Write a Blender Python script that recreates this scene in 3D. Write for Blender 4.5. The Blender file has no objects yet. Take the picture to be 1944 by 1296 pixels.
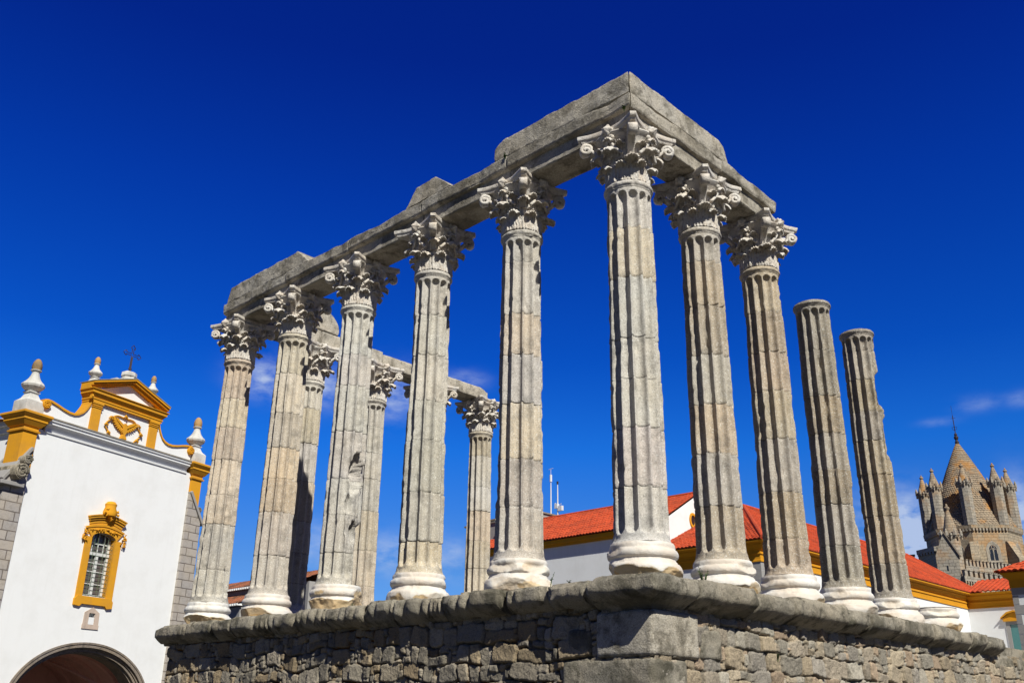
import bpy, math, random
import numpy as np
from math import radians as rad, pi, sin, cos
random.seed(7)
SC = bpy.context.scene
COL = SC.collection
# ------------------------------------------------------------------ camera
CAM = np.array([8.9276, -12.1827, 1.6]); CR = np.array([.71970343, .69417223, .01232431])
CU = np.array([.25004607, -.27572087, .92814598]); CD = np.array([-.64769123, .6649082, .37201229])
import mathutils
cd = bpy.data.cameras.new('camera'); cam = bpy.data.objects.new('camera', cd); COL.objects.link(cam)
m = mathutils.Matrix(((CR[0], CU[0], -CD[0], CAM[0]), (CR[1], CU[1], -CD[1], CAM[1]), (CR[2], CU[2], -CD[2], CAM[2]), (0, 0, 0, 1)))
cam.matrix_world = m
cd.sensor_width = 36; cd.lens = 1773.79 / 1944 * 36; cd.clip_end = 5000; cd.clip_start = .1
SC.camera = cam
# ------------------------------------------------------------------ light
SUN_AZ, SUN_EL = -22.5, 43.0
w = bpy.data.worlds.new("World"); SC.world = w; w.use_nodes = True
nt = w.node_tree; nt.nodes.clear()
def wn(t, **k):
    n = nt.nodes.new(t)
    for a, b in k.items(): setattr(n, a, b)
    return n
def wl(a, b): nt.links.new(a, b)
def wm(op, a, b=None, c=None):
    n = wn('ShaderNodeMath', operation=op)
    for i, v in enumerate((a, b, c)):
        if v is None: continue
        if isinstance(v, (int, float)): n.inputs[i].default_value = v
        else: wl(v, n.inputs[i])
    return n.outputs[0]
sky = wn('ShaderNodeTexSky', sky_type='NISHITA', sun_disc=False, sun_elevation=rad(SUN_EL), sun_rotation=rad(90 - SUN_AZ), altitude=300, air_density=1.0, dust_density=.0, ozone_density=3.0)
# the deep polarised blue of the photograph: the sky texture tinted by height above the horizon
geo = wn('ShaderNodeTexCoord'); sxyz = wn('ShaderNodeSeparateXYZ'); wl(geo.outputs['Generated'], sxyz.inputs[0])
tr = wn('ShaderNodeValToRGB'); el = tr.color_ramp.elements
stops = [(0., (.34, .58, 1.05)), (.144, (.25, .52, .97)), (.26, (.06, .50, 1.31)), (.35, (.02, .34, 1.23)), (.50, (.012, .226, 1.145)), (.62, (.012, .14, .96)), (1., (.012, .12, .9))]
while len(el) < len(stops): el.new(.5)
for i, (p_, c_) in enumerate(stops): el[i].position = p_; el[i].color = (*[v / 1.4 for v in c_], 1)
wl(sxyz.outputs[2], tr.inputs[0])
mu1 = wn('ShaderNodeVectorMath', operation='MULTIPLY'); wl(sky.outputs[0], mu1.inputs[0]); wl(tr.outputs[0], mu1.inputs[1])
comb = wn('ShaderNodeVectorMath', operation='SCALE'); wl(mu1.outputs[0], comb.inputs[0]); 
fd = wn('ShaderNodeVectorMath', operation='DOT_PRODUCT'); wl(geo.outputs['Generated'], fd.inputs[0]); fd.inputs[1].default_value = (-.698, .716, 0)
wl(wm('MULTIPLY', wm('MINIMUM', wm('MAXIMUM', wm('MULTIPLY_ADD', fd.outputs['Value'], .7, .58), .30), 1.0), 1.4), comb.inputs['Scale'])
tc = wn('ShaderNodeTexCoord'); gen = tc.outputs['Generated']
# small wisps of cloud in the sky, each a soft patch around one direction
def pixdir(px, py):
    d = CD + CR * (px - 972) / 1773.79 - CU * (py - 648) / 1773.79
    return d / np.linalg.norm(d)
nz = wn('ShaderNodeTexNoise'); nz.inputs['Scale'].default_value = 24; nz.inputs['Detail'].default_value = 6; nz.inputs['Roughness'].default_value = .6
mp = wn('ShaderNodeMapping'); mp.inputs['Scale'].default_value = (1, 1, 2.2); wl(gen, mp.inputs[0]); wl(mp.outputs[0], nz.inputs[0])
cl = None
for px, py, ra, rz, s in ((505, 718, .026, .017, .95), (610, 728, .03, .02, .75), (740, 745, .034, .022, .85), (880, 722, .02, .009, .5), (1858, 766, .017, .007, .24), (1938, 756, .012, .007, .22),
                       (1780, 801, .015, .004, .2), (1728, 1045, .035, .036, 1.6), (1700, 1010, .03, .03, .9), (1942, 985, .014, .032, 1.1), (600, 1030, .03, .02, .45), (740, 1050, .045, .018, .6), (860, 1060, .03, .02, .35)):
    d = pixdir(px, py); t = np.cross(d, (0, 0, 1)); t /= np.linalg.norm(t); u = np.cross(t, d)
    def dot(v, k):
        n = wn('ShaderNodeVectorMath', operation='DOT_PRODUCT'); wl(gen, n.inputs[0]); n.inputs[1].default_value = tuple(v / k); return n.outputs['Value']
    a = wm('MULTIPLY', dot(t, ra), dot(t, ra)); b = wm('MULTIPLY', wm('SUBTRACT', dot(u, rz), 0.0), dot(u, rz))
    e = wm('MULTIPLY', wm('EXPONENT', wm('MULTIPLY', wm('ADD', a, b), -1.0)), s)
    f = wm('GREATER_THAN', dot(d, 1.0), 0.0); e = wm('MULTIPLY', e, f)
    cl = e if cl is None else wm('ADD', cl, e)
k = wm('MULTIPLY', cl, wm('MULTIPLY', wm('MAXIMUM', wm('SUBTRACT', nz.outputs[0], .36), 0), 3.6)); k = wm('MINIMUM', k, .8)
mix = wn('ShaderNodeMix', data_type='RGBA'); wl(k, mix.inputs[0]); wl(comb.outputs[0], mix.inputs[6]); mix.inputs[7].default_value = (5.2, 6.2, 8.2, 1)
bg = wn('ShaderNodeBackground'); wl(mix.outputs[2], bg.inputs[0]); bg.inputs[1].default_value = .081
ow = wn('ShaderNodeOutputWorld'); wl(bg.outputs[0], ow.inputs[0])
sd = bpy.data.lights.new('sun', 'SUN'); sd.energy = 5.0; sd.angle = rad(.53); sd.color = (1, .968, .865)
so = bpy.data.objects.new('sun', sd); COL.objects.link(so)
sv = mathutils.Vector((cos(rad(SUN_EL)) * cos(rad(SUN_AZ)), cos(rad(SUN_EL)) * sin(rad(SUN_AZ)), sin(rad(SUN_EL))))
so.rotation_euler = sv.to_track_quat('Z', 'Y').to_euler(); so.location = (20, -20, 40)
SC.view_settings.view_transform = 'Standard'; SC.view_settings.look = 'None'; SC.view_settings.gamma = 1; SC.view_settings.exposure = .30
SC.render.engine = 'CYCLES'
# ------------------------------------------------------------------ helpers
def vnoise(P, scale=1., seed=0, oct=1, gain=.5):
    P = np.asarray(P, float); out = np.zeros(P.shape[:-1]); amp = 1.; tot = 0
    for o in range(oct):
        p = P * scale + seed * 13.37 + o * 5.3; i = np.floor(p).astype(np.int64); f = p - i; f = f * f * (3 - 2 * f)
        v = 0
        for dx in (0, 1):
            for dy in (0, 1):
                for dz in (0, 1):
                    h = ((i[..., 0] + dx) * 73856093) ^ ((i[..., 1] + dy) * 19349663) ^ ((i[..., 2] + dz) * 83492791) ^ ((seed + o * 7) * 2654435)
                    h = (h ^ (h >> 13)) * 1274126177; h = (h ^ (h >> 16)) & 0xffff
                    wgt = (f[..., 0] if dx else 1 - f[..., 0]) * (f[..., 1] if dy else 1 - f[..., 1]) * (f[..., 2] if dz else 1 - f[..., 2])
                    v = v + wgt * (h / 32767.5 - 1)
        out += v * amp; tot += amp; amp *= gain; scale *= 2.03
    return out / tot
def grid_faces(nu, nv, wu=False, wv=False, off=0):
    iu = np.arange(nu if wu else nu - 1); iv = np.arange(nv if wv else nv - 1)
    a, b = np.meshgrid(iu, iv, indexing='ij'); a2 = (a + 1) % nu; b2 = (b + 1) % nv
    return (np.stack([a * nv + b, a2 * nv + b, a2 * nv + b2, a * nv + b2], -1).reshape(-1, 4) + off).astype(np.int32)
def link(name, me, parent=None, loc=(0, 0, 0)):
    o = bpy.data.objects.new(name, me); COL.objects.link(o); o.location = loc
    if parent: o.parent = parent
    return o
def uvwalls(me):
    n = len(me.loops); nl = np.zeros(n, np.int32); me.loops.foreach_get('vertex_index', nl)
    co = np.zeros(len(me.vertices) * 3); me.vertices.foreach_get('co', co); co = co.reshape(-1, 3)
    fn = np.zeros(len(me.polygons) * 3); me.polygons.foreach_get('normal', fn); fn = fn.reshape(-1, 3)
    tot = np.zeros(len(me.polygons), np.int32); me.polygons.foreach_get('loop_total', tot)
    N = np.repeat(fn, tot, 0); p = co[nl]
    flat = np.abs(N[:, 2]) > .9; t = np.stack([-N[:, 1], N[:, 0]], -1); l = np.linalg.norm(t, axis=1); l[l < 1e-6] = 1; t /= l[:, None]
    t[flat] = (1, 0); u = (p[:, :2] * t).sum(1); v = np.where(flat, p[:, 1], p[:, 2])
    me.uv_layers.new(name='UVMap'); me.uv_layers[0].data.foreach_set('uv', np.stack([u, v], -1).ravel().astype(np.float32))
def qmesh(name, V, F, mat, smooth=True, col=None, uv=False):
    me = bpy.data.meshes.new(name); V = np.asarray(V, np.float32).reshape(-1, 3); F = np.asarray(F, np.int32)
    me.vertices.add(len(V)); me.vertices.foreach_set('co', V.ravel())
    me.loops.add(F.size); me.loops.foreach_set('vertex_index', F.ravel())
    me.polygons.add(len(F)); me.polygons.foreach_set('loop_start', np.arange(0, F.size, F.shape[1], dtype=np.int32))
    me.update(calc_edges=True); me.validate()
    me.polygons.foreach_set('use_smooth', np.full(len(me.polygons), smooth))
    if col is not None:
        a = me.attributes.new('tone', 'FLOAT_COLOR', 'POINT'); c = np.ones((len(V), 4), np.float32); c[:, :3] = col; a.data.foreach_set('color', c.ravel())
    if uv: uvwalls(me)
    me.materials.append(mat); return me
def tag(o, label, cat, group=None, kind=None):
    o['label'] = label; o['category'] = cat
    if group: o['group'] = group
    return o
def thing(name, label, cat, loc, rz=0, group=None):
    o = bpy.data.objects.new(name, None); COL.objects.link(o); o.location = loc; o.rotation_euler = (0, 0, rz); o.empty_display_size = .3
    return tag(o, label, cat, group)
class MB:   # collects shapes into one mesh
    def __init__(s): s.v = []; s.f = []
    def add(s, v, f):
        o = len(s.v); s.v += [tuple(map(float, p)) for p in v]; s.f += [tuple(int(i) + o for i in q) for q in f]; return s
    def box(s, x0, x1, y0, y1, z0, z1):
        return s.add([(x, y, z) for z in (z0, z1) for y in (y0, y1) for x in (x0, x1)], [(0, 2, 3, 1), (4, 5, 7, 6), (0, 1, 5, 4), (1, 3, 7, 5), (3, 2, 6, 7), (2, 0, 4, 6)])
    def prism(s, poly, y0, y1):      # poly in (x,z), extruded from y0 (front) to y1
        n = len(poly); a = [(x, y0, z) for x, z in poly] + [(x, y1, z) for x, z in poly]
        return s.add(a, [tuple(range(n)), tuple(range(2 * n - 1, n - 1, -1))] + [(i, i + n, (i + 1) % n + n, (i + 1) % n) for i in range(n)])
    def strip(s, inner, outer, y0, y1):   # closed band between two open polylines of equal length
        n = len(inner); a = [(x, y0, z) for x, z in inner] + [(x, y0, z) for x, z in outer] + [(x, y1, z) for x, z in inner] + [(x, y1, z) for x, z in outer]
        f = []
        for i in range(n - 1):
            f += [(i, i + 1, i + 1 + n, i + n), (i + 2 * n, i + 3 * n, i + 1 + 3 * n, i + 1 + 2 * n), (i, i + 2 * n, i + 1 + 2 * n, i + 1), (i + n, i + 1 + n, i + 1 + 3 * n, i + 3 * n)]
        f += [(0, n, 3 * n, 2 * n), (n - 1, 3 * n - 1, 4 * n - 1, 2 * n - 1)]
        return s.add(a, f)
    def lathe(s, prof, c=(0, 0), n=24, ph=0):
        k = len(prof); v = [(c[0] + r * cos(ph + 2 * pi * i / n), c[1] + r * sin(ph + 2 * pi * i / n), z) for i in range(n) for r, z in prof]
        f = [(i * k + j, ((i + 1) % n) * k + j, ((i + 1) % n) * k + j + 1, i * k + j + 1) for i in range(n) for j in range(k - 1)]
        f += [tuple(i * k + k - 1 for i in range(n)), tuple(i * k for i in range(n - 1, -1, -1))]
        return s.add(v, f)
    def tube(s, pts, r, n=6):
        pts = [np.array(p, float) for p in pts]; v = []; m_ = len(pts)
        for i, p in enumerate(pts):
            t = pts[min(i + 1, m_ - 1)] - pts[max(i - 1, 0)]; t /= np.linalg.norm(t) + 1e-9
            a = np.cross(t, (0, 0, 1) if abs(t[2]) < .9 else (1, 0, 0)); a /= np.linalg.norm(a); b = np.cross(t, a)
            rr = r[i] if hasattr(r, '__len__') else r
            v += [p + rr * (a * cos(2 * pi * j / n) + b * sin(2 * pi * j / n)) for j in range(n)]
        f = [(i * n + j, i * n + (j + 1) % n, (i + 1) * n + (j + 1) % n, (i + 1) * n + j) for i in range(m_ - 1) for j in range(n)]
        f += [tuple(range(n - 1, -1, -1)), tuple((m_ - 1) * n + j for j in range(n))]
        return s.add(v, f)
    def build(s, name, mat, parent=None, loc=(0, 0, 0), smooth=False, uv=False, bev=0):
        import bmesh
        me = bpy.data.meshes.new(name); me.from_pydata(s.v, [], s.f); bm = bmesh.new(); bm.from_mesh(me)
        bmesh.ops.recalc_face_normals(bm, faces=bm.faces)
        if bev: bmesh.ops.bevel(bm, geom=[e for e in bm.edges if len(e.link_faces) == 2 and e.calc_face_angle(0) > .5], offset=bev, segments=2, affect='EDGES', profile=.5)
        bm.to_mesh(me); bm.free(); me.update()
        if smooth:
            me.polygons.foreach_set('use_smooth', [True] * len(me.polygons)); 
            if hasattr(me, 'set_sharp_from_angle'): me.set_sharp_from_angle(angle=rad(38))
        if uv: uvwalls(me)
        me.materials.append(mat); return link(name, me, parent, loc)
def cuts(a, b, res, extra=()):
    n = max(2, int(math.ceil((b - a) / res)) + 1); c = sorted(set(np.round(np.concatenate([np.linspace(a, b, n), np.array(extra, float)]), 5)))
    return np.array(c)
def block(xs, ys, zs, r=.03, amp=.012, nsc=2.5, seed=0, fn=None, edge=.0, origin=(0, 0, 0)):
    """a worn stone block: lattice surface, rounded arrises, noise; returns V,F in coordinates relative to origin"""
    nx, ny, nz = len(xs), len(ys), len(zs); idx = -np.ones((nx, ny, nz), np.int64)
    I, J, K = np.meshgrid(range(nx), range(ny), range(nz), indexing='ij')
    surf = (I == 0) | (I == nx - 1) | (J == 0) | (J == ny - 1) | (K == 0) | (K == nz - 1)
    idx[surf] = np.arange(surf.sum()); P = np.stack([xs[I[surf]], ys[J[surf]], zs[K[surf]]], -1).astype(float)
    F = []
    def q(a, b, c, d, flip):
        f = np.stack([a, b, c, d], -1).reshape(-1, 4); F.append(f[:, ::-1] if flip else f)
    for k, fl in ((0, True), (nz - 1, False)): s = idx[:, :, k]; q(s[:-1, :-1], s[1:, :-1], s[1:, 1:], s[:-1, 1:], fl)
    for k, fl in ((0, False), (ny - 1, True)): s = idx[:, k, :]; q(s[:-1, :-1], s[1:, :-1], s[1:, 1:], s[:-1, 1:], fl)
    for k, fl in ((0, True), (nx - 1, False)): s = idx[k]; q(s[:-1, :-1], s[1:, :-1], s[1:, 1:], s[:-1, 1:], fl)
    lo = np.array([xs[0], ys[0], zs[0]]); hi = np.array([xs[-1], ys[-1], zs[-1]]); rr = min(r, *(.45 * (hi - lo)))
    Q = np.clip(P, lo + rr, hi - rr); d = P - Q; l = np.linalg.norm(d, axis=1, keepdims=True); N = d / np.maximum(l, 1e-9)
    e = np.clip((np.abs(P - lo) < 1e-6).sum(1) + (np.abs(P - hi) < 1e-6).sum(1) - 1, 0, 2)
    P2 = Q + N * rr
    if fn is not None: P2 = fn(P2)
    W = P2
    P2 = W + N * ((vnoise(W, nsc, seed, 4) * amp + vnoise(W, 14, seed + 5, 2) * amp * .25) - edge * e * np.maximum(0, vnoise(W, 4, seed + 9, 3) + .15))[:, None]
    return P2 - np.array(origin, float), np.concatenate(F)
def blockobj(name, mat, xs, ys, zs, parent=None, origin=(0, 0, 0), loc=None, **k):
    V, F = block(xs, ys, zs, origin=origin, **k)
    return link(name, qmesh(name, V, F, mat, uv=False), parent, (0, 0, 0) if parent else origin)
# ------------------------------------------------------------------ materials
class NT:
    def __init__(s, name, rough=.85, spec=.3):
        s.m = bpy.data.materials.new(name); s.m.use_nodes = True; s.t = s.m.node_tree; s.b = s.t.nodes['Principled BSDF']
        s.b.inputs['Roughness'].default_value = rough; s.b.inputs['Specular IOR Level'].default_value = spec
        s.tc = s.t.nodes.new('ShaderNodeTexCoord'); oi = s.t.nodes.new('ShaderNodeObjectInfo')
        a = s.t.nodes.new('ShaderNodeVectorMath'); a.operation = 'ADD'; mu = s.t.nodes.new('ShaderNodeVectorMath'); mu.operation = 'SCALE'; mu.inputs['Scale'].default_value = 37
        s.l(oi.outputs['Random'], mu.inputs[0]); s.l(s.tc.outputs['Object'], a.inputs[0]); s.l(mu.outputs[0], a.inputs[1]); s.P = a.outputs[0]; s.rand = oi.outputs['Random']
    def l(s, a, b): s.t.links.new(a, b)
    def noise(s, scale, detail=4, rough=.55, sc=(1, 1, 1), dist=0):
        n = s.t.nodes.new('ShaderNodeTexNoise'); n.inputs['Scale'].default_value = scale; n.inputs['Detail'].default_value = detail; n.inputs['Roughness'].default_value = rough; n.inputs['Distortion'].default_value = dist
        if sc != (1, 1, 1):
            mm = s.t.nodes.new('ShaderNodeMapping'); mm.inputs['Scale'].default_value = sc; s.l(s.P, mm.inputs[0]); s.l(mm.outputs[0], n.inputs[0])
        else: s.l(s.P, n.inputs[0])
        return n.outputs[0]
    def ramp(s, fac, stops, interp='LINEAR'):
        r = s.t.nodes.new('ShaderNodeValToRGB'); r.color_ramp.interpolation = interp; e = r.color_ramp.elements
        while len(e) < len(stops): e.new(.5)
        for i, (p, c) in enumerate(stops):
            e[i].position = p; e[i].color = (c, c, c, 1) if isinstance(c, (int, float)) else (*c, 1)
        s.l(fac, r.inputs[0]); return r.outputs[0]
    def mix(s, fac, a, b, mode='MIX'):
        n = s.t.nodes.new('ShaderNodeMix'); n.data_type = 'RGBA'; n.blend_type = mode
        for v, i in ((fac, 0), (a, 6), (b, 7)):
            if isinstance(v, (int, float)): n.inputs[i].default_value = v
            elif isinstance(v, tuple): n.inputs[i].default_value = (*v, 1)
            else: s.l(v, n.inputs[i])
        return n.outputs[2]
    def math(s, op, a, b=0.):
        n = s.t.nodes.new('ShaderNodeMath'); n.operation = op
        for i, v in enumerate((a, b)):
            if isinstance(v, (int, float)): n.inputs[i].default_value = v
            else: s.l(v, n.inputs[i])
        return n.outputs[0]
    def attr(s, name='tone'):
        n = s.t.nodes.new('ShaderNodeAttribute'); n.attribute_name = name; return n.outputs['Color']
    def bump(s, h, strength=.3, dist=.02):
        n = s.t.nodes.new('ShaderNodeBump'); n.inputs['Strength'].default_value = strength; n.inputs['Distance'].default_value = dist
        s.l(h, n.inputs['Height']); s.l(n.outputs[0], s.b.inputs['Normal'])
    def out(s, c):
        if isinstance(c, tuple): s.b.inputs['Base Color'].default_value = (*c, 1)
        else: s.l(c, s.b.inputs['Base Color'])
        return s.m
def granite(name, base, warm, dark, lichen=.5, toned=False, bump=.5, speck=1.0):
    t = NT(name, .92, .2)
    c = t.mix(t.ramp(t.noise(.9, 5), [(.35, 0.), (.65, 1.)]), base, warm)
    if toned: c = t.mix(1.0, c, t.attr(), 'MULTIPLY')
    sp = t.noise(42, 3, .75); c = t.mix(t.ramp(sp, [(.36, .6 * speck), (.47, 0.)]), c, tuple(x * .28 for x in base))
    c = t.mix(t.ramp(t.noise(36, 2, .7), [(.56, 0.), (.68, .6 * speck)]), c, tuple(min(.75, x * 1.7) for x in base))
    c = t.mix(t.ramp(t.noise(2.6, 9, .72), [(.50, 0.), (.64, lichen)]), c, dark)
    if lichen > .7: c = t.mix(t.ramp(t.noise(1.1, 8, .68, dist=.6), [(.47, 0.), (.60, lichen * .75)]), c, tuple(x * 1.25 for x in dark))
    c = t.mix(t.ramp(t.noise(3.3, 6, .7, (1, 1, .25)), [(.6, 0.), (.75, lichen * .5)]), c, dark)
    h = t.math('ADD', t.math('MULTIPLY', t.noise(38, 6, .75), 1.0), t.math('MULTIPLY', t.noise(9, 5, .6), 1.2))
    t.bump(h, bump, .03); return t.out(c)
M = {}
M['shaft'] = granite('column_granite', (.475, .455, .42), (.47, .43, .365), (.12, .112, .10), .45, True)
M['beam'] = granite('beam_granite', (.45, .42, .365), (.46, .41, .33), (.085, .075, .055), .8, False, .9)
M['cornice'] = granite('cornice_stone', (.30, .275, .225), (.38, .33, .25), (.06, .056, .04), .9, False, 1.0, .8)
t = NT('rubble', .95, .15)
c = t.attr(); c = t.mix(t.ramp(t.noise(45, 4, .7), [(.35, .5), (.55, 0.)]), c, (.05, .045, .04)); c = t.mix(t.ramp(t.noise(5, 8, .7), [(.5, 0.), (.7, .55)]), c, (.07, .065, .05))
t.bump(t.math('ADD', t.noise(32, 7, .7), t.noise(9, 4)), .75, .04); M['rubble'] = t.out(c)
t = NT('marble', .6, .35)
c = t.mix(t.ramp(t.noise(2.2, 6), [(.4, 0.), (.62, 1.)]), (.64, .625, .59), (.60, .53, .45)); c = t.mix(1., c, t.attr(), 'MULTIPLY')
c = t.mix(t.ramp(t.noise(6, 9, .75), [(.56, 0.), (.72, .5)]), c, (.22, .20, .18)); t.bump(t.noise(16, 8, .68), .5, .03); M['base'] = t.out(c)
t = NT('carved_marble', .65, .35)
c = t.mix(t.ramp(t.noise(2.5, 6), [(.42, 0.), (.62, 1.)]), (.62, .59, .545), (.60, .53, .45)); c = t.mix(t.ramp(t.noise(7, 9, .75), [(.50, 0.), (.66, .85)]), c, (.16, .14, .115))
c = t.mix(t.ramp(t.noise(3.1, 5, .6), [(.6, 0.), (.72, .5)]), c, (.30, .22, .12)); t.bump(t.math('ADD', t.noise(24, 8, .7), t.noise(60, 3, .7)), .6, .03); M['capital'] = t.out(c)
def paint(name, c0, grime=.15, bump=.12, g=(.35, .33, .28)):
    t = NT(name, .9, .2); c = t.mix(t.ramp(t.noise(1.1, 8, .65), [(.45, 0.), (.75, grime)]), c0, g)
    c = t.mix(t.ramp(t.noise(1.6, 6, .6, (2.2, 2.2, .18)), [(.55, 0.), (.8, grime * .8)]), c, g); t.bump(t.noise(7, 8, .65), bump, .03); return t.out(c)
M['white'] = paint('whitewash', (.74, .75, .755), .14)
M['oldwhite'] = paint('weathered_whitewash', (.60, .59, .56), .9, .3, (.30, .29, .26))
M['yellow'] = paint('ochre_paint', (.62, .29, .016), .45, .25, (.36, .19, .05))
M['yellowdeep'] = paint('ochre_frieze_paint', (.58, .26, .012), .3, .15, (.38, .17, .02))
M['topgrey'] = paint('lichened_coping', (.28, .25, .20), .8, .4, (.10, .09, .06))
def tiles(name, a, b, dk, amt):
    t = NT(name, .85, .2); c = t.mix(t.ramp(t.noise(5, 4, .7), [(.35, 0.), (.65, 1.)]), a, b); c = t.mix(t.ramp(t.noise(4.5, 3, .9), [(.45, 0.), (.6, .5)]), c, dk); c = t.mix(t.ramp(t.noise(.7, 9, .75), [(.48, 0.), (.62, amt)]), c, tuple(x * .8 for x in dk)); t.bump(t.noise(20, 4), .2, .02); return t.out(c)
M['tile'] = tiles('red_tile', (.46, .055, .018), (.52, .085, .028), (.24, .05, .025), .55)
M['oldtile'] = tiles('brown_tile', (.40, .13, .06), (.28, .10, .05), (.07, .06, .045), .9)
def ashlar(name, c1, c2, mortar, bw, bh, lich, dk=(.10, .09, .07), toned=False, orange=0):
    t = NT(name, .92, .2); b = t.t.nodes.new('ShaderNodeTexBrick'); b.inputs['Scale'].default_value = 1; b.inputs['Brick Width'].default_value = bw; b.inputs['Row Height'].default_value = bh
    b.inputs['Mortar Size'].default_value = .018 * bh / .3; b.inputs['Mortar Smooth'].default_value = .3; b.inputs['Color1'].default_value = (*c1, 1); b.inputs['Color2'].default_value = (*c2, 1); b.inputs['Mortar'].default_value = (*mortar, 1); b.inputs['Bias'].default_value = 0
    b.offset_frequency = 2; b.squash = .8; b.squash_frequency = 3
    ad = t.t.nodes.new('ShaderNodeVectorMath'); ad.operation = 'ADD'; ns = t.t.nodes.new('ShaderNodeTexNoise'); ns.inputs['Scale'].default_value = 2.2; t.l(t.tc.outputs['UV'], ns.inputs[0])
    sc = t.t.nodes.new('ShaderNodeVectorMath'); sc.operation = 'SCALE'; sc.inputs['Scale'].default_value = .10 * bh; t.l(ns.outputs['Color'], sc.inputs[0]); t.l(t.tc.outputs['UV'], ad.inputs[0]); t.l(sc.outputs[0], ad.inputs[1]); t.l(ad.outputs[0], b.inputs[0])
    c = t.mix(t.ramp(t.noise(4, 7, .7), [(.5, 0.), (.7, lich)]), b.outputs['Color'], dk)
    if orange: c = t.mix(t.ramp(t.noise(.45, 6, .65), [(.5, 0.), (.62, orange)]), c, (.42, .20, .05))
    c = t.mix(t.ramp(t.noise(1.2, 4, .6), [(.4, 0.), (.7, .35)]), c, (.42, .35, .25))
    h = t.math('SUBTRACT', t.math('MULTIPLY', t.noise(12, 7, .7), .5), t.math('MULTIPLY', b.outputs['Fac'], .9)); t.bump(h, .7, .05); return t.out(c)
M['ashlar'] = ashlar('grey_ashlar', (.40, .36, .32), (.33, .31, .30), (.14, .12, .11), .8, .36, .35)
M['tower'] = ashlar('cathedral_ashlar', (.36, .295, .21), (.28, .235, .17), (.14, .12, .10), .9, .42, .9, orange=.5)
M['scales'] = ashlar('cone_scale_stones', (.34, .26, .18), (.25, .20, .15), (.08, .065, .05), .48, .36, .55, orange=.85)
M['towergrey'] = ashlar('turret_ashlar', (.34, .31, .265), (.26, .24, .21), (.12, .11, .10), .9, .42, .95, orange=.35)
M['quoin'] = paint('quoin_granite', (.30, .29, .28), .4, .3, (.18, .17, .16))
M['nichestone'] = paint('niche_stone', (.50, .40, .33), .6, .4, (.26, .22, .18))
M['darkstone'] = granite('arch_granite', (.22, .19, .165), (.25, .20, .15), (.06, .055, .05), .6)
M['porch'] = paint('porch_plaster', (.72, .40, .33), .4, .15, (.30, .16, .12))
def plain(name, c, rough=.6, metal=0, spec=.4):
    t = NT(name, rough, spec); t.b.inputs['Metallic'].default_value = metal; t.bump(t.noise(30, 4), .08, .01)
    return t.out(t.mix(t.ramp(t.noise(9, 5), [(.45, 0.), (.7, .3)]), c, tuple(x * .7 for x in c)))
M['iron'] = plain('wrought_iron', (.035, .025, .03), .6, .2)
M['glass'] = plain('window_glass', (.02, .022, .028), .12, 0, .8)
M['greyglass'] = plain('curtained_glass', (.10, .085, .08), .25, 0, .7)
M['tealglass'] = plain('teal_glass', (.05, .20, .20), .2, 0, .7)
M['frame'] = plain('white_frame', (.60, .61, .60), .5)
M['grille'] = plain('green_grille', (.10, .14, .09), .6)
M['antenna'] = plain('pale_metal', (.7, .72, .75), .4, .1)
M['cone'] = paint('pinecone_stone', (.40, .25, .11), 1.0, .6, (.12, .10, .07))
M['leafgreen'] = plain('weed_leaf', (.05, .09, .02), .8)
t = NT('ground_cobbles', .95, .2); vo = t.t.nodes.new('ShaderNodeTexVoronoi'); vo.inputs['Scale'].default_value = 9; t.l(t.P, vo.inputs[0])
c = t.mix(t.ramp(vo.outputs['Distance'], [(.3, 0.), (.6, 1.)]), (.11, .10, .08), (.05, .048, .04)); t.bump(vo.outputs['Distance'], .5, .05); M['ground'] = t.out(c)
# ------------------------------------------------------------------ ground
g = MB(); g.add([(-600, -300, 0), (600, -300, 0), (600, 900, 0), (-600, 900, 0)], [(0, 1, 2, 3)])
go = g.build('ground', M['ground']); go['kind'] = 'structure'
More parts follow.
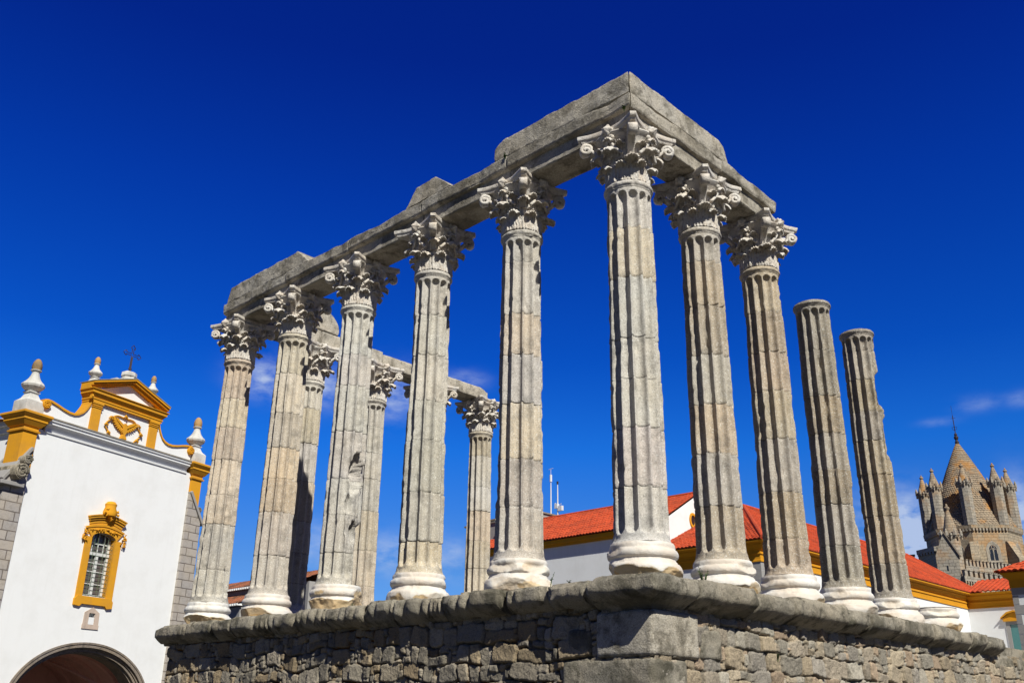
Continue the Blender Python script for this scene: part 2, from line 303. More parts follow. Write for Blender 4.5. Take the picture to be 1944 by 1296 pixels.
# ================================================================== TEMPLE
SX = 2.7; SY = 2.34; ZP = 3.58; ZB = 4.14; ZN = 10.6; ZA = 11.72
def shaft_mesh(seed, rb=.44, rt=.385, cutsl=(), bites=(), rough=1., opentop=False, dirt=(1, 1, 1)):
    rng = np.random.default_rng(seed); H = ZN - ZB; nf = 12; na = nf * 18
    # drum joints
    js = []; z = rng.uniform(.55, .95)
    while z < H - .45: js.append(z); z += rng.uniform(.72, 1.15)
    zs = set(np.round(np.concatenate([np.linspace(0, .3, 22), np.linspace(.3, H - .36, 150), np.linspace(H - .36, H, 34)]), 4))
    for j in js: zs |= {round(j - .022, 4), round(j - .006, 4), round(j, 4), round(j + .006, 4), round(j + .022, 4)}
    zs = np.array(sorted(zs)); nz_ = len(zs); th = np.linspace(0, 2 * pi, na, endpoint=False)
    T, Z = np.meshgrid(th, zs, indexing='ij'); t = Z / H
    R = rb - (rb - rt) * t ** 1.35
    R = R + .045 * np.exp(-Z / .05) + .012 * np.exp(-Z / .2)
    top = H - Z
    R = R + np.where(top < .13, .018, 0) + np.where((top < .10) & (top > .015), .028 * np.sqrt(np.maximum(0, 1 - ((top - .057) / .043) ** 2)), 0)
    drum = np.searchsorted(js, Z.ravel(), side='right').reshape(Z.shape); nd = len(js) + 1
    ph = rng.uniform(0, 2 * pi / nf); offs = rng.normal(0, .003, nd); tw = rng.normal(0, .007, nd); dx = rng.normal(0, .003, (nd, 2))
    Td = T + ph + tw[drum]; s = ((Td * nf / (2 * pi)) % 1 - .5) * 2
    P0 = np.stack([R * np.cos(T), R * np.sin(T), Z], -1)
    fw = .86 + .035 * vnoise(P0, 3, seed + 3)
    a = s / fw; hw = fw * pi * R / nf
    eb = np.maximum(0, (.13 + hw - Z) / hw); et = np.maximum(0, (hw - (top - .20)) / hw)
    q = 1 - a ** 2 - np.maximum(eb, et) ** 2
    dep = .112 * np.clip(q, 0, 1) ** .36 
    fil = np.clip(1 - np.abs(np.abs(s) - 1) / .3, 0, 1)
    R2 = R + offs[drum] * (Z > .2) * (top > .2) - dep
    n1 = vnoise(P0, 5, seed, 4); n2 = vnoise(P0, 22, seed + 1, 2)
    er = np.maximum(0, vnoise(P0, 2.2, seed + 2, 3) - .05)
    R2 += (n1 * .007 + n2 * .004) * rough - (er * .032 + np.maximum(0, vnoise(P0, 7, seed + 8, 2) - .3) * .05) * (q < .25) * rough
    jd = np.min(np.abs(Z[..., None] - np.array(js)), -1); jw = vnoise(P0, 9, seed + 4, 2)
    R2 -= np.where(jd < .0065, .010, 0) + np.where(jd < .025, np.maximum(0, jw - .15) * .022, 0)
    P = np.stack([R2 * np.cos(T) + dx[drum, 0], R2 * np.sin(T) + dx[drum, 1], Z], -1)
    for az, off, z0, z1, tilt in cutsl:    # planes that shear stone away between two heights
        n = np.array([cos(rad(az)), sin(rad(az)), 0]); dd = P @ n + tilt * (Z - (z0 + z1) / 2)
        wz = np.clip((Z - z0) / .12, 0, 1) * np.clip((z1 - Z) / .12, 0, 1); wz = wz * wz * (3 - 2 * wz)
        lim = off + vnoise(P0, 6, seed + 20, 4) * .03 + vnoise(P0, 20, seed + 21, 3) * .012
        P -= n * (np.maximum(0, dd - lim) * wz)[..., None]
    nb = [(rng.uniform(0, 360), rng.uniform(.3, H - .3), rng.uniform(.05, .12), rng.uniform(.015, .035)) for _ in range(int(16 * rough))]
    for az, z0, rr, dp in list(bites) + nb:
        c = np.array([rb * cos(rad(az)), rb * sin(rad(az)), z0]); d = np.linalg.norm((P0 - c) * (1, 1, .6), axis=-1) + vnoise(P0, 9, seed + 30, 3) * .035
        f = np.clip(1 - (d / rr) ** 2, 0, 1); P[..., :2] -= (np.stack([np.cos(T), np.sin(T)], -1)) * ((f ** (.22 if dp > .3 else .5)) * dp)[..., None]
    tone = np.ones((na, nz_, 3)); wv = rng.choice([0, 0, 1], nd)
    base = rng.uniform(.86, 1.1, (nd, 1)) * np.where(wv[:, None] > 0, np.array([[1.03, .95, .84]]), np.array([[1., 1., 1.]])) * rng.normal(1, .012, (nd, 3))
    tone *= base[drum]; tone *= np.where(jd < .008, .62, 1)[..., None]
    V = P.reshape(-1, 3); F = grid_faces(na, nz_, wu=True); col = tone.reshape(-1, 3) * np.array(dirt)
    # closed ends
    ct = np.array([[0, 0, H - (.05 if opentop else .0)]]); cb = np.array([[0, 0, 0]])
    V = np.concatenate([V, ct, cb]); col = np.concatenate([col, [[1, 1, 1]] * 2]); n = na * nz_
    i = np.arange(na); i2 = (i + 1) % na
    me = qmesh('shaft', V, F, M['shaft'], True, col)
    return me, (i * nz_ + nz_ - 1)
def cap_disc(r, z, seed, mat, name='top_bed'):
    V = []; n = 64; ring = [0, .35, .7, .93, 1.]
    T = np.linspace(0, 2 * pi, n, endpoint=False); P = np.array([[r * k * np.cos(a), r * k * np.sin(a), z + .03 - .03 * k ** 6] for k in ring[1:] for a in T]).reshape(len(ring) - 1, n, 3)
    P[..., 2] += vnoise(P, 5, seed, 3) * .015; P = P.transpose(1, 0, 2); me = qmesh(name, P.reshape(-1, 3), grid_faces(n, len(ring) - 1, wu=True), mat, True, np.full((n * (len(ring) - 1), 3), .9)); return me
def base_mesh(seed, broken=1, specials=()):
    rng = np.random.default_rng(seed); H = ZB - ZP
    prof = [(.50, 0), (.59, .004), (.615, .03), (.625, .08), (.625, .13), (.612, .19), (.585, .225), (.555, .24), (.548, .245), (.542, .262), (.522, .285), (.518, .31), (.53, .325), (.545, .33), (.562, .36), (.566, .39), (.560, .42), (.54, .45), (.522, .462), (.517, .475), (.52, .5), (.515, .53), (.50, .56)]
    pr = [prof[0]]
    for a, b in zip(prof[:-1], prof[1:]):
        k = max(1, int(math.hypot(b[0] - a[0], b[1] - a[1]) / .016)); pr += [(a[0] + (b[0] - a[0]) * j / k, a[1] + (b[1] - a[1]) * j / k) for j in range(1, k + 1)]
    pr = np.array(pr); n = 150; T = np.linspace(0, 2 * pi, n, endpoint=False)
    P = np.stack([pr[None, :, 0] * np.cos(T)[:, None], pr[None, :, 0] * np.sin(T)[:, None], np.broadcast_to(pr[None, :, 1], (n, len(pr)))], -1).copy()
    P0 = P.copy(); rn = np.stack([np.cos(T), np.sin(T), T * 0], -1)[:, None]
    P -= rn * (np.maximum(0, vnoise(P0, 3, seed, 4)) * .05 + vnoise(P0, 14, seed + 1, 3) * .008)[..., None]
    tone = np.ones(P.shape)
    for k in range(int(9 * broken)):
        th = rng.uniform(0, 2 * pi); ph_ = rad(rng.uniform(8, 60)) * rng.choice([1, 1, 1, -.7]); nn = np.array([cos(th) * cos(ph_), sin(th) * cos(ph_), -sin(ph_)])
        ext = (P @ nn).max(); d = ext - rng.uniform(.03, .10)
        over = np.maximum(0, P @ nn - d - vnoise(P0, 7, seed + k, 4) * .02 - vnoise(P0, 22, seed + k, 2) * .006) * np.clip((.50 - P0[..., 2]) / .05, 0, 1); P -= nn * over[..., None]
        ht = over > .004; tone = np.where(ht[..., None], tone * np.array([.92, .80, .60] if (ph_ > .2 and rng.random() < .6) else [.97, .93, .87]), tone)
    keep = lambda P: np.clip((.50 - P0[..., 2]) / .05, 0, 1)
    for az, ph_, dd in specials:
        nn = np.array([cos(rad(az)) * cos(rad(ph_)), sin(rad(az)) * cos(rad(ph_)), -sin(rad(ph_))]); over = np.maximum(0, P @ nn - dd - vnoise(P0, 5, seed + 77, 5) * .05) * keep(P); P -= nn * over[..., None]
        tone = np.where((over > .004)[..., None], np.array([.95, .78, .52]) * (1 + .3 * vnoise(P0, 6, seed, 3))[..., None], tone)
    P[..., 2] = np.clip(P[..., 2], 0, H)
    return qmesh('base', P.reshape(-1, 3), grid_faces(n, len(pr), wu=True), M['base'], True, tone.reshape(-1, 3))
# ---- capital pieces
def leaf_mesh(H, W, r0, curl, seed, flare=8.):
    nt_, nu = 40, 31; t = np.linspace(0, 1, nt_); L = H * 1.45
    ang = rad(-1) + rad(flare) * t + np.where(t > .62, ((t - .62) / .38) ** 1.15 * rad(curl), 0)
    dr = np.cumsum(np.sin(ang)) * L / nt_; dz = np.cumsum(np.cos(ang)) * L / nt_; dz *= H / dz.max()
    u = np.linspace(-1, 1, nu); Tt, Uu = np.meshgrid(t, u, indexing='ij')
    lob = .80 + .20 * np.abs(np.cos(pi * 4.6 * Tt)) ** .6
    wv = W * np.where(Tt < .6, .92 + .12 * np.sin(pi * Tt / .6), .92 - (Tt - .6) * 1.1) * lob
    DR = dr[:, None]; DZ = dz[:, None]
    rib = .012 * np.cos(Uu * pi * 4.5) * (1 - .3 * Tt) + .022 * np.exp(-(Uu / .12) ** 2) * (1 - Tt * .5) + .02 * Uu ** 2 * Tt
    drop = -.06 * (np.abs(Uu) ** 2) * np.clip((Tt - .55) / .45, 0, 1)
    A = ang[:, None] * np.ones_like(Uu); rr = r0 + DR + rib * np.cos(A) ; zz = DZ - rib * np.sin(A) + drop
    th = Uu * wv / 2 / (r0 + .02)
    P = np.stack([rr * np.cos(th), rr * np.sin(th), zz], -1)
    nz1 = vnoise(P, 16, seed, 3) * .013; P[..., 0] += nz1; P[..., 2] += vnoise(P, 13, seed + 2, 2) * .009
    P[..., 1] += vnoise(P, 20, seed + 4, 2) * .007
    th_ = .028 * (1 - .25 * Tt); B = P - np.stack([np.cos(A) * th_, np.zeros_like(A), -np.sin(A) * th_], -1)
    V = np.concatenate([P.reshape(-1, 3), B.reshape(-1, 3)]); f = grid_faces(nt_, nu); n = nt_ * nu; F = [f[:, ::-1], f + n]
    idx = np.arange(n).reshape(nt_, nu)
    for e, fl in ((idx[:, 0], 0), (idx[:, -1], 1), (idx[0], 1), (idx[-1], 0)):
        q = np.stack([e[:-1], e[1:], e[1:] + n, e[:-1] + n], -1); F.append(q if not fl else q[:, ::-1])
    return qmesh('acanthus_leaf', V, np.concatenate(F), M['capital'], True)
def ribbon(pts, wid, thick, seed, name='volute'):
    """ribbon in the local x-z plane (x outwards), width along y, swept along pts"""
    pts = np.array(pts, float); n = len(pts); tg = np.gradient(pts, axis=0); tg /= np.linalg.norm(tg, axis=1, keepdims=True); nm = np.stack([tg[:, 1], -tg[:, 0]], -1)
    prof = [(-1, -.5), (-1, .5), (-.75, .75), (-.45, .3), (0, .15), (.45, .3), (.75, .75), (1, .5), (1, -.5), (0, -.6)]
    V = []
    for i in range(n):
        w_ = wid[i] / 2; V.append([(pts[i, 0] + nm[i, 0] * b * thick, a * w_, pts[i, 1] + nm[i, 1] * b * thick) for a, b in prof])
    V = np.array(V); V += (vnoise(V, 14, seed, 3) * .016)[..., None]; k = len(prof)
    F = grid_faces(n, k, wv=True); V = V.reshape(-1, 3); c = np.array([[*V[:k].mean(0)], [*V[-k:].mean(0)]]); N = len(V); V = np.concatenate([V, c])
    e = [(i, (i + 1) % k, N, N) for i in range(k)]
    F2 = np.array([(i, i + 1, k - 1 - i - 1, k - 1 - i) for i in range(k // 2 - 1)]); F = np.concatenate([F, F2, F2[:, ::-1] + N - k])
    return qmesh(name, V[:N], F, M['capital'], True)
def abacus_mesh(seed):
    ny = []; hd = .93; c = .055
    # plan: concave sides, cut corners
    pts = []
    for k in range(4):
        a0 = pi / 4 + k * pi / 2; a1 = a0 + pi / 2
        p0 = np.array([hd * cos(a0) - c * sin(a0) * 1, hd * sin(a0) + c * cos(a0)]); p1 = np.array([hd * cos(a1) + c * sin(a1), hd * sin(a1) - c * cos(a1)])
        mid = np.array([cos((a0 + a1) / 2), sin((a0 + a1) / 2)]); 
        for s in np.linspace(0, 1, 22):
            p = p0 + (p1 - p0) * s; sag = .155 * (1 - (2 * s - 1) ** 2); pts.append(p - mid * sag)
    pts = np.array(pts); n = len(pts); prof = [(.80, 0), (.90, .002), (.925, .02), (.93, .045), (.955, .06), (.985, .068), (.99, .075), (1, .085), (1, .14), (.995, .148), (.8, .15)]
    V = np.array([[(x * s, y * s, z) for s, z in prof] for x, y in pts]); V -= (V * (1, 1, 0)) * (np.maximum(0, vnoise(V, 5, seed, 3)) * .06)[..., None]
    V[..., 2] += vnoise(V, 9, seed, 2) * .006; k = len(prof); F = grid_faces(n, k, wu=True); V = V.reshape(-1, 3)
    V = np.concatenate([V, [[0, 0, 0], [0, 0, .15]]]); N = n * k; i = np.arange(n); j = (i + 1) % n
    me = bpy.data.meshes.new('abacus'); me.from_pydata([tuple(p) for p in V], [], [tuple(map(int, f)) for f in F] + [(int(b * k), int(a * k), N) for a, b in zip(i, j)] + [(int(a * k + k - 1), int(b * k + k - 1), N + 1) for a, b in zip(i, j)])
    me.polygons.foreach_set('use_smooth', [True] * len(me.polygons)); me.set_sharp_from_angle(angle=rad(40)); me.materials.append(M['capital']); return me
def flower_mesh(seed):
    n, k = 28, 14; th = np.linspace(0, 2 * pi, n, endpoint=False); ph = np.linspace(0, pi, k); T, Pp = np.meshgrid(th, ph, indexing='ij')
    r = .105 * (1 + .18 * np.cos(5 * T) * np.sin(Pp)); V = np.stack([.09 * np.cos(Pp) , r * np.sin(Pp) * np.cos(T), r * np.sin(Pp) * np.sin(T)], -1)
    V[..., 0] += .035 * (1 - np.abs(np.sin(Pp * 2))) ; V += (vnoise(V, 14, seed, 3) * .03)[..., None] * V / .1
    return qmesh('abacus_flower', V.reshape(-1, 3), grid_faces(n, k, wu=True), M['capital'], True)
bellp = [(.37, -.01), (.375, .05), (.385, .3), (.40, .5), (.43, .68), (.48, .82), (.55, .92), (.60, .955), (.61, .975), (.5, .98)]
def bell_mesh():
    pr = np.array(bellp); n = 64; T = np.linspace(0, 2 * pi, n, endpoint=False); P = np.stack([pr[None, :, 0] * np.cos(T)[:, None], pr[None, :, 0] * np.sin(T)[:, None], np.broadcast_to(pr[None, :, 1], (n, len(pr)))], -1)
    return qmesh('bell', P.reshape(-1, 3), grid_faces(n, len(pr), wu=True), M['capital'], True)
BELL = bell_mesh(); ABA = [abacus_mesh(s) for s in (1, 2, 3)]; FLO = [flower_mesh(s) for s in (1, 2, 3)]
LOW = [leaf_mesh(.40, .33, .385, 150, s, 7) for s in (11, 12, 13, 14)]
UPP = [leaf_mesh(.68, .32, .392, 150, s, 8) for s in (21, 22, 23, 24)]
CAL = [leaf_mesh(.36, .34, .45, 120, s, 16) for s in (31, 32, 33)]
def spiral(c, r0, a0, turns, n, sgn=-1): return [(c[0] + r0 * (1 - .80 * i / n) * cos(a0 + sgn * 2 * pi * turns * i / n), c[1] + r0 * (1 - .80 * i / n) * sin(a0 + sgn * 2 * pi * turns * i / n)) for i in range(n + 1)]
def volute_pts():
    arr = []
    for t_ in np.linspace(0, 1, 12): arr.append((.43 + .30 * t_ ** 1.9, .46 + .40 * t_))
    c = (.735, .855); arr = arr[:-1]; sp = spiral((.765, .83), .115, rad(150), 1.5, 30)
    return arr + sp
vp = volute_pts(); VOL = [ribbon(vp, np.concatenate([np.linspace(.12, .165, 12), np.full(len(vp) - 12, .165)]), .05, s) for s in (41, 42)]
def helix_pts():
    arr = [(.0 + .18 * (1 - t_), .50 + .33 * t_ ** .9) for t_ in np.linspace(0, 1, 10)]; return arr
def helix_mesh(seed):   # small inner scroll, lies on the bell near the middle of a side
    mb = []; pts = [(.23 * (1 - t_) ** 1.5 + .035, .50 + .33 * t_) for t_ in np.linspace(0, .95, 12)] + [(.085 + .055 * (1 - .6 * k / 14) * cos(pi - 2 * pi * 1.1 * k / 14), .84 + .055 * (1 - .6 * k / 14) * sin(pi - 2 * pi * 1.1 * k / 14)) for k in range(15)]
    m_ = MB(); P3 = [(.50 + .10 * max(0, (z - .5)) / .35, y, z) for y, z in pts]; m_.tube(P3, [.034] * len(P3), 7); return m_
def bpy_mesh_of(m_, name, mat):
    me = bpy.data.meshes.new(name); me.from_pydata(m_.v, [], m_.f); me.polygons.foreach_set('use_smooth', [True] * len(me.polygons)); me.materials.append(mat); return me
h1 = helix_mesh(1); h2 = MB(); h2.v = [(x, -y, z) for x, y, z in h1.v]; h2.f = [tuple(reversed(f)) for f in h1.f]
HEL = [bpy_mesh_of(h1, 'helix', M['capital']), bpy_mesh_of(h2, 'helix', M['capital'])]
def capital(parent, z, seed, rt, skip=()):
    rng = random.Random(seed); b = link('capital', BELL, parent, (0, 0, z)); 
    def sub(name, me, az, zz=0, sc=(1, 1, 1), tilt=0):
        o = link(name, me, b, (0, 0, zz)); o.rotation_euler = (0, 0, rad(az)); o.scale = sc; return o
    ab = sub('abacus', ABA[seed % 3], 90 * (seed % 4), .97)
    for k in range(8):
        s = rng.uniform(.86, 1.08); sub('acanthus_leaf', LOW[rng.randrange(4)], 22.5 + 45 * k + rng.uniform(-1.5, 1.5), 0, (1, 1, s))
    lost = rng.randrange(8)
    for k in range(8):
        s = rng.uniform(.86, 1.05) if k != lost else .62; sub('acanthus_leaf', UPP[rng.randrange(4)], 45 * k + rng.uniform(-1.5, 1.5), 0, (1, 1, s))
    for k in range(4):
        a = 45 + 90 * k
        if (k, 'v') not in skip: sub('volute', VOL[rng.randrange(2)], a)
        sub('calyx_leaf', CAL[rng.randrange(3)], 90 * k, .50); 
        for da in (-22, 22): sub('calyx_leaf', CAL[rng.randrange(3)], a + da, .44, (.98, .8, .85))
        if (k, 'f') not in skip: o = sub('abacus_flower', FLO[rng.randrange(3)], 90 * k, 1.035); o.location = (.575 * cos(rad(90 * k)), .575 * sin(rad(90 * k)), 1.03); o.rotation_euler = (0, 0, rad(90 * k))
        for hh in HEL: sub('helix', hh, 90 * k, 0, (.93, .93, 1))
    return b
NOCAP = {('R', 3), ('R', 4)}
COLS = []
for i in range(6): COLS.append(('L', i, -SX * i, 0.))
for i in range(1, 5): COLS.append(('R', i, 0., SY * i))
for i in range(1, 5): COLS.append(('F', i, -5 * SX, SY * i))
LAB = {('L', 0): 'tallest looking fluted column at the near corner of the temple, under the mitred corner beams',
 ('L', 1): 'fluted column first to the left of the near corner column, chipped along its left edge',
 ('L', 2): 'fluted column below the small loose frieze block, third from the near corner along the left row',
 ('L', 3): 'fluted column with gaping dark holes and a broken flank low on its shaft',
 ('L', 4): 'fluted column second from the left end of the temple, its base smooth and whole',
 ('L', 5): 'leftmost fluted column of the temple, right beside the white church front',
 ('R', 1): 'fluted column first to the right of the near corner column, its left volute in shade',
 ('R', 2): 'fluted column under the right-hand end of the beams, last one on that side with a capital',
 ('R', 3): 'bare topped fluted column without a capital, the taller and nearer of the two',
 ('R', 4): 'bare topped fluted column with a bite out of its right flank, beside the cathedral tower',
 ('F', 1): 'distant column mostly in shadow, seen between the second and the broken column',
 ('F', 2): 'distant column standing right behind the column with the holes',
 ('F', 3): 'distant column almost hidden behind the column below the small frieze block',
 ('F', 4): 'slim distant column at the end of the far beams, seen clear against the sky'}
for (row, i, x, y) in COLS:
    key = (row, i); sd_ = {'L': 100, 'R': 200, 'F': 300}[row] + i
    t_ = thing('temple_column', LAB[key], 'column', (x, y, ZP), 0, 'standing columns of the temple')
    rb, rt = {('L', 0): (.44, .405), ('R', 4): (.425, .372), ('R', 3): (.43, .38), ('L', 5): (.445, .372)}.get(key, (.437, .385))
    if row == 'F': rb, rt = .425, .385
    cutsl = {('L', 3): [(4, .315, .98, 2.12, 0), (54, .30, -.3, 1.4, 0), (30, .33, 1.0, 2.2, 0)], ('R', 4): [(22, .27, 4.45, 5.45, .0), (15, .32, 3.2, 4.3, 0)], ('L', 2): [(-120, .36, 4.2, 5.5, 0), (-128, .38, 3.3, 4.3, 0)], ('L', 1): [(-125, .395, 1.0, 3.2, 0)], ('R', 3): [(25, .38, 1.2, 2.2, 0)], ('L', 0): [(-140, .40, 4.3, 5.3, 0)]}.get(key, [])
    bites = {('L', 3): [(10, 2.42, .26, .50), (20, 1.10, .18, .45), (-14, 1.72, .13, .12), (-2, 2.12, .12, .08), (0, 2.62, .10, .15)], ('R', 4): [(18, 5.05, .15, .08)]}.get(key, [])
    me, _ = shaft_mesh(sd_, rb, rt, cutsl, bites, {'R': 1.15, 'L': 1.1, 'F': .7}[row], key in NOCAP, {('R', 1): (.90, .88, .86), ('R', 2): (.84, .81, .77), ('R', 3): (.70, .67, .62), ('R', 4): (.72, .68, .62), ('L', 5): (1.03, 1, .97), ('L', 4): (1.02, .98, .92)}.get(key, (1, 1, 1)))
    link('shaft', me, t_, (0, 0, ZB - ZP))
    if key in NOCAP: link('top_bed', cap_disc(rt + .02, 0, sd_, M['shaft']), t_, (0, 0, ZN - ZP - .01))
    sp = {('L', 5): [(-60, 35, .30), (-10, 38, .36), (-120, 30, .36)], ('L', 3): [(-75, 18, .40), (-25, 25, .43), (30, 10, .42), (-125, 22, .42)], ('L', 0): [(-50, 38, .40), (-100, 28, .46), (0, 30, .45)], ('L', 1): [(-60, 35, .45)], ('L', 2): [(-90, 20, .52), (-30, 35, .46)], ('R', 1): [(-60, 40, .40)], ('R', 2): [(-70, 38, .44)], ('R', 4): [(-80, 40, .44)]}.get(key, [])
    link('base', base_mesh(sd_, 1.0, sp), t_)
    if key not in NOCAP: capital(t_, ZN - ZP, sd_, rt, skip={('L', 2): {(2, 'v')}, ('L', 5): {(0, 'f')}}.get(key, ()))
# stump: only a base left
t_ = thing('column_base', 'bare marble column base with nothing on it, at the right-hand end of the row', 'column base', (0, SY * 5, ZP))
link('base', base_mesh(205, 1.2, [(-80, 45, .42), (0, 25, .48)]), t_)
link('top_bed', cap_disc(.525, 0, 5, M['base']), t_, (0, 0, .545))
# ---- beams (architrave), each stone a thing of its own
def beam(axis, a, b, fixed, label, mitre=None, lip=True, z1=12.34, seed=0, endfn=None, wid=.36):
    """stone beam from a to b along axis ('x' or 'y') centred on fixed"""
    hw = .49 if lip else wid; us = cuts(a, b, .045, [a + .02, b - .02]); vs = cuts(-hw, hw, .06, [-hw + .02, hw - .02]); zs = cuts(ZA, z1, .04, [12.0, 12.035, 12.05, 12.075, 12.10, ZA + .02, z1 - .02] if lip else [ZA + .02])
    def fn(P):
        P = P.copy(); u, v, z = P[:, 0], P[:, 1], P[:, 2]
        if lip:
            wob = vnoise(np.stack([u, z * 0, z * 0], -1), 1.7, seed + 3, 3)
            f = np.interp(z, [ZA, 12.035, 12.055, 12.10, z1], [wid, wid + .004, .455, .478, .49]) / .49; f = np.where(z > 12.05, f - np.maximum(0, wob) * .12, f); v = v * f
            z = z + np.where(z > 12.2, -np.maximum(0, vnoise(np.stack([u, v, z * 0], -1), 1.5, seed + 4, 3)) * .10, 0)
        if mitre: m0, sg = mitre; e = sg * -v + fixed_m; u = np.where(m0 == 'end', a + (u - a) * ((e - .006) - a) / (b - a), b - (b - u) * (b - (e + .006)) / (b - a))
        if endfn: u, v, z = endfn(u, v, z)
        return np.stack([u, v, z], -1)
    fixed_m = 0
    V, F = block(us, vs, zs, r=.02, amp=.016, nsc=3.2, seed=seed, fn=fn, edge=.04)
    if axis == 'x': W = np.stack([V[:, 0], V[:, 1] + fixed, V[:, 2]], -1); org = np.array([(a + b) / 2, fixed, ZA])
    else: W = np.stack([fixed + V[:, 1], V[:, 0], V[:, 2]], -1); F = F[:, ::-1]; org = np.array([fixed, (a + b) / 2, ZA])
    o = link('stone_beam', qmesh('stone_beam', W - org, F, M['beam'], True), None, tuple(org)); o.data.set_sharp_from_angle(angle=rad(50))
    return tag(o, label, 'beam', 'architrave beams of the temple')
names = ['worn stone beam running left from the near corner column, under the long frieze block', 'moulded stone beam between the first column left of the corner and the one under the small block',
         'moulded stone beam between the small-block column and the column with holes', 'moulded stone beam over the gap right of the second column from the left', 'moulded stone beam ending above the leftmost column']
g_ = .006
for k in range(5):
    a = -SX * (k + 1) + g_; b = -SX * k - g_
    if k == 4: a = -13.93
    if k == 0: beam('x', a, 0, 0, names[k], ('end', 1), seed=10 + k)
    else: beam('x', a, b, 0, names[k], seed=10 + k)
beam('y', 0, SY + .28, 0, 'stone beam running right from the near corner column to the next one', ('start', 1), seed=21)
beam('y', SY + .29, 4.86, 0, 'stone beam with a ragged lip and snapped end over the last capital on the right', seed=22, endfn=lambda u, v, z: (u - np.where(u > 4.4, np.maximum(0, (u - 4.4)) * np.clip((12.3 - z), 0, 1) * .5 , 0), v, z - np.where(u > 4.0, (u - 4.0) * .10 * (z > 12.05), 0)))
for k in range(4):
    a = SY * k + (.52 if k == 0 else g_); b = SY * (k + 1) - g_
    beam('y', a, b if k < 3 else 9.3, -5 * SX, ['plain far beam just behind the top of the left-hand columns', 'plain far beam seen between the column with holes and its left neighbour', 'plain far beam with a shadowed underside, right of the column with holes', 'plain far beam ending over the slim distant column'][k], lip=False, z1=12.2 if k < 2 else 12.12, seed=40 + k, wid=.36, endfn=(lambda u, v, z: (u, v, z - np.where(u > 8.9, (u - 8.9) ** 2 * 1.0 * (z > 12.), 0))) if k == 3 else None)
# ---- frieze blocks
def frieze(axis, a, b, fixed, z0, z1, label, fn, mitre=None, seed=0, hw=.455, r=.035):
    us = cuts(a, b, .045); vs = cuts(-hw, hw, .06); zs = cuts(z0, z1, .04)
    def f2(P):
        u, v, z = P[:, 0], P[:, 1], P[:, 2]; u, v, z = fn(u, v, z)
        if mitre: e = -v; u = np.where(mitre == 'end', a + (u - a) * ((e - .006) - a) / (b - a), b - (b - u) * (b - (e + .006)) / (b - a))
        return np.stack([u, v, z], -1)
    V, F = block(us, vs, zs, r=r, amp=.022, nsc=3.0, seed=seed, fn=f2, edge=.06)
    if axis == 'x': W = np.stack([V[:, 0], V[:, 1] + fixed, V[:, 2]], -1); org = np.array([(a + b) / 2, fixed, z0])
    else: W = np.stack([fixed + V[:, 1], V[:, 0], V[:, 2]], -1); F = F[:, ::-1]; org = np.array([fixed, (a + b) / 2, z0])
    o = link('frieze_block', qmesh('frieze_block', W - org, F, M['beam'], True), None, tuple(org)); o.data.set_sharp_from_angle(angle=rad(50))
    return tag(o, label, 'stone block', 'frieze blocks lying on the beams')
ZF = 12.33
def f_cl(u, v, z): h = (z - ZF) / .48; e = np.clip((-2.75 - u) / .35, 0, 1); return u, v, z - e ** 2 * h * .16 - np.clip(h, 0, 1) * .0
frieze('x', -3.1, 0, 0, ZF, 12.83, 'long lichen-darkened frieze block running left from the mitred top corner', f_cl, 'end', 51)
def f_cr(u, v, z): h = (z - ZF) / .48; return np.where(u > 2.3, u - np.clip((u - 2.3) / .6, 0, 1) * h * .14, u), v, z - np.clip((u - 2.75) / .2, 0, 1) * h * .08
frieze('y', 0, 2.98, 0, ZF, 12.83, 'long pale frieze block lying right from the near corner, sunlit on its right face', f_cr, 'start', 52)
def f_s(u, v, z): h = (z - ZF) / .5; c = -5.25; L_ = np.where(u < c, .65, .95); return c + (u - c) * (1 - h * np.where(u < c, .42, .70)), v * (1 - .1 * h), z
frieze('x', -6.0, -4.35, 0, ZF, 12.86, 'small wedge-shaped block alone on the beams of the left row', f_s, None, 53)
def f_l(u, v, z): h = (z - ZF) / .5; return np.where(u > -11.6, -11.6 + (u + 11.6) * (1 - h * .33), u + np.where(u < -13.2, (-13.2 - u) * h * .25, 0)), v, z
frieze('x', -13.85, -9.75, 0, ZF, 12.84, 'long frieze block with a sloping end on the left-hand end of the beams', f_l, None, 54)
def f_f(u, v, z): h = (z - 12.2) / .6; e = np.clip((u - 2.2) / .75, 0, 1); return u, v, z - h * .6 * (1 - np.sqrt(np.maximum(0, 1 - (e * .97) ** 2)))
frieze('y', .5, 2.95, -13.5, 12.2, 12.95, 'round-ended block on the far beams behind the left-hand columns', f_f, None, 55, .38)
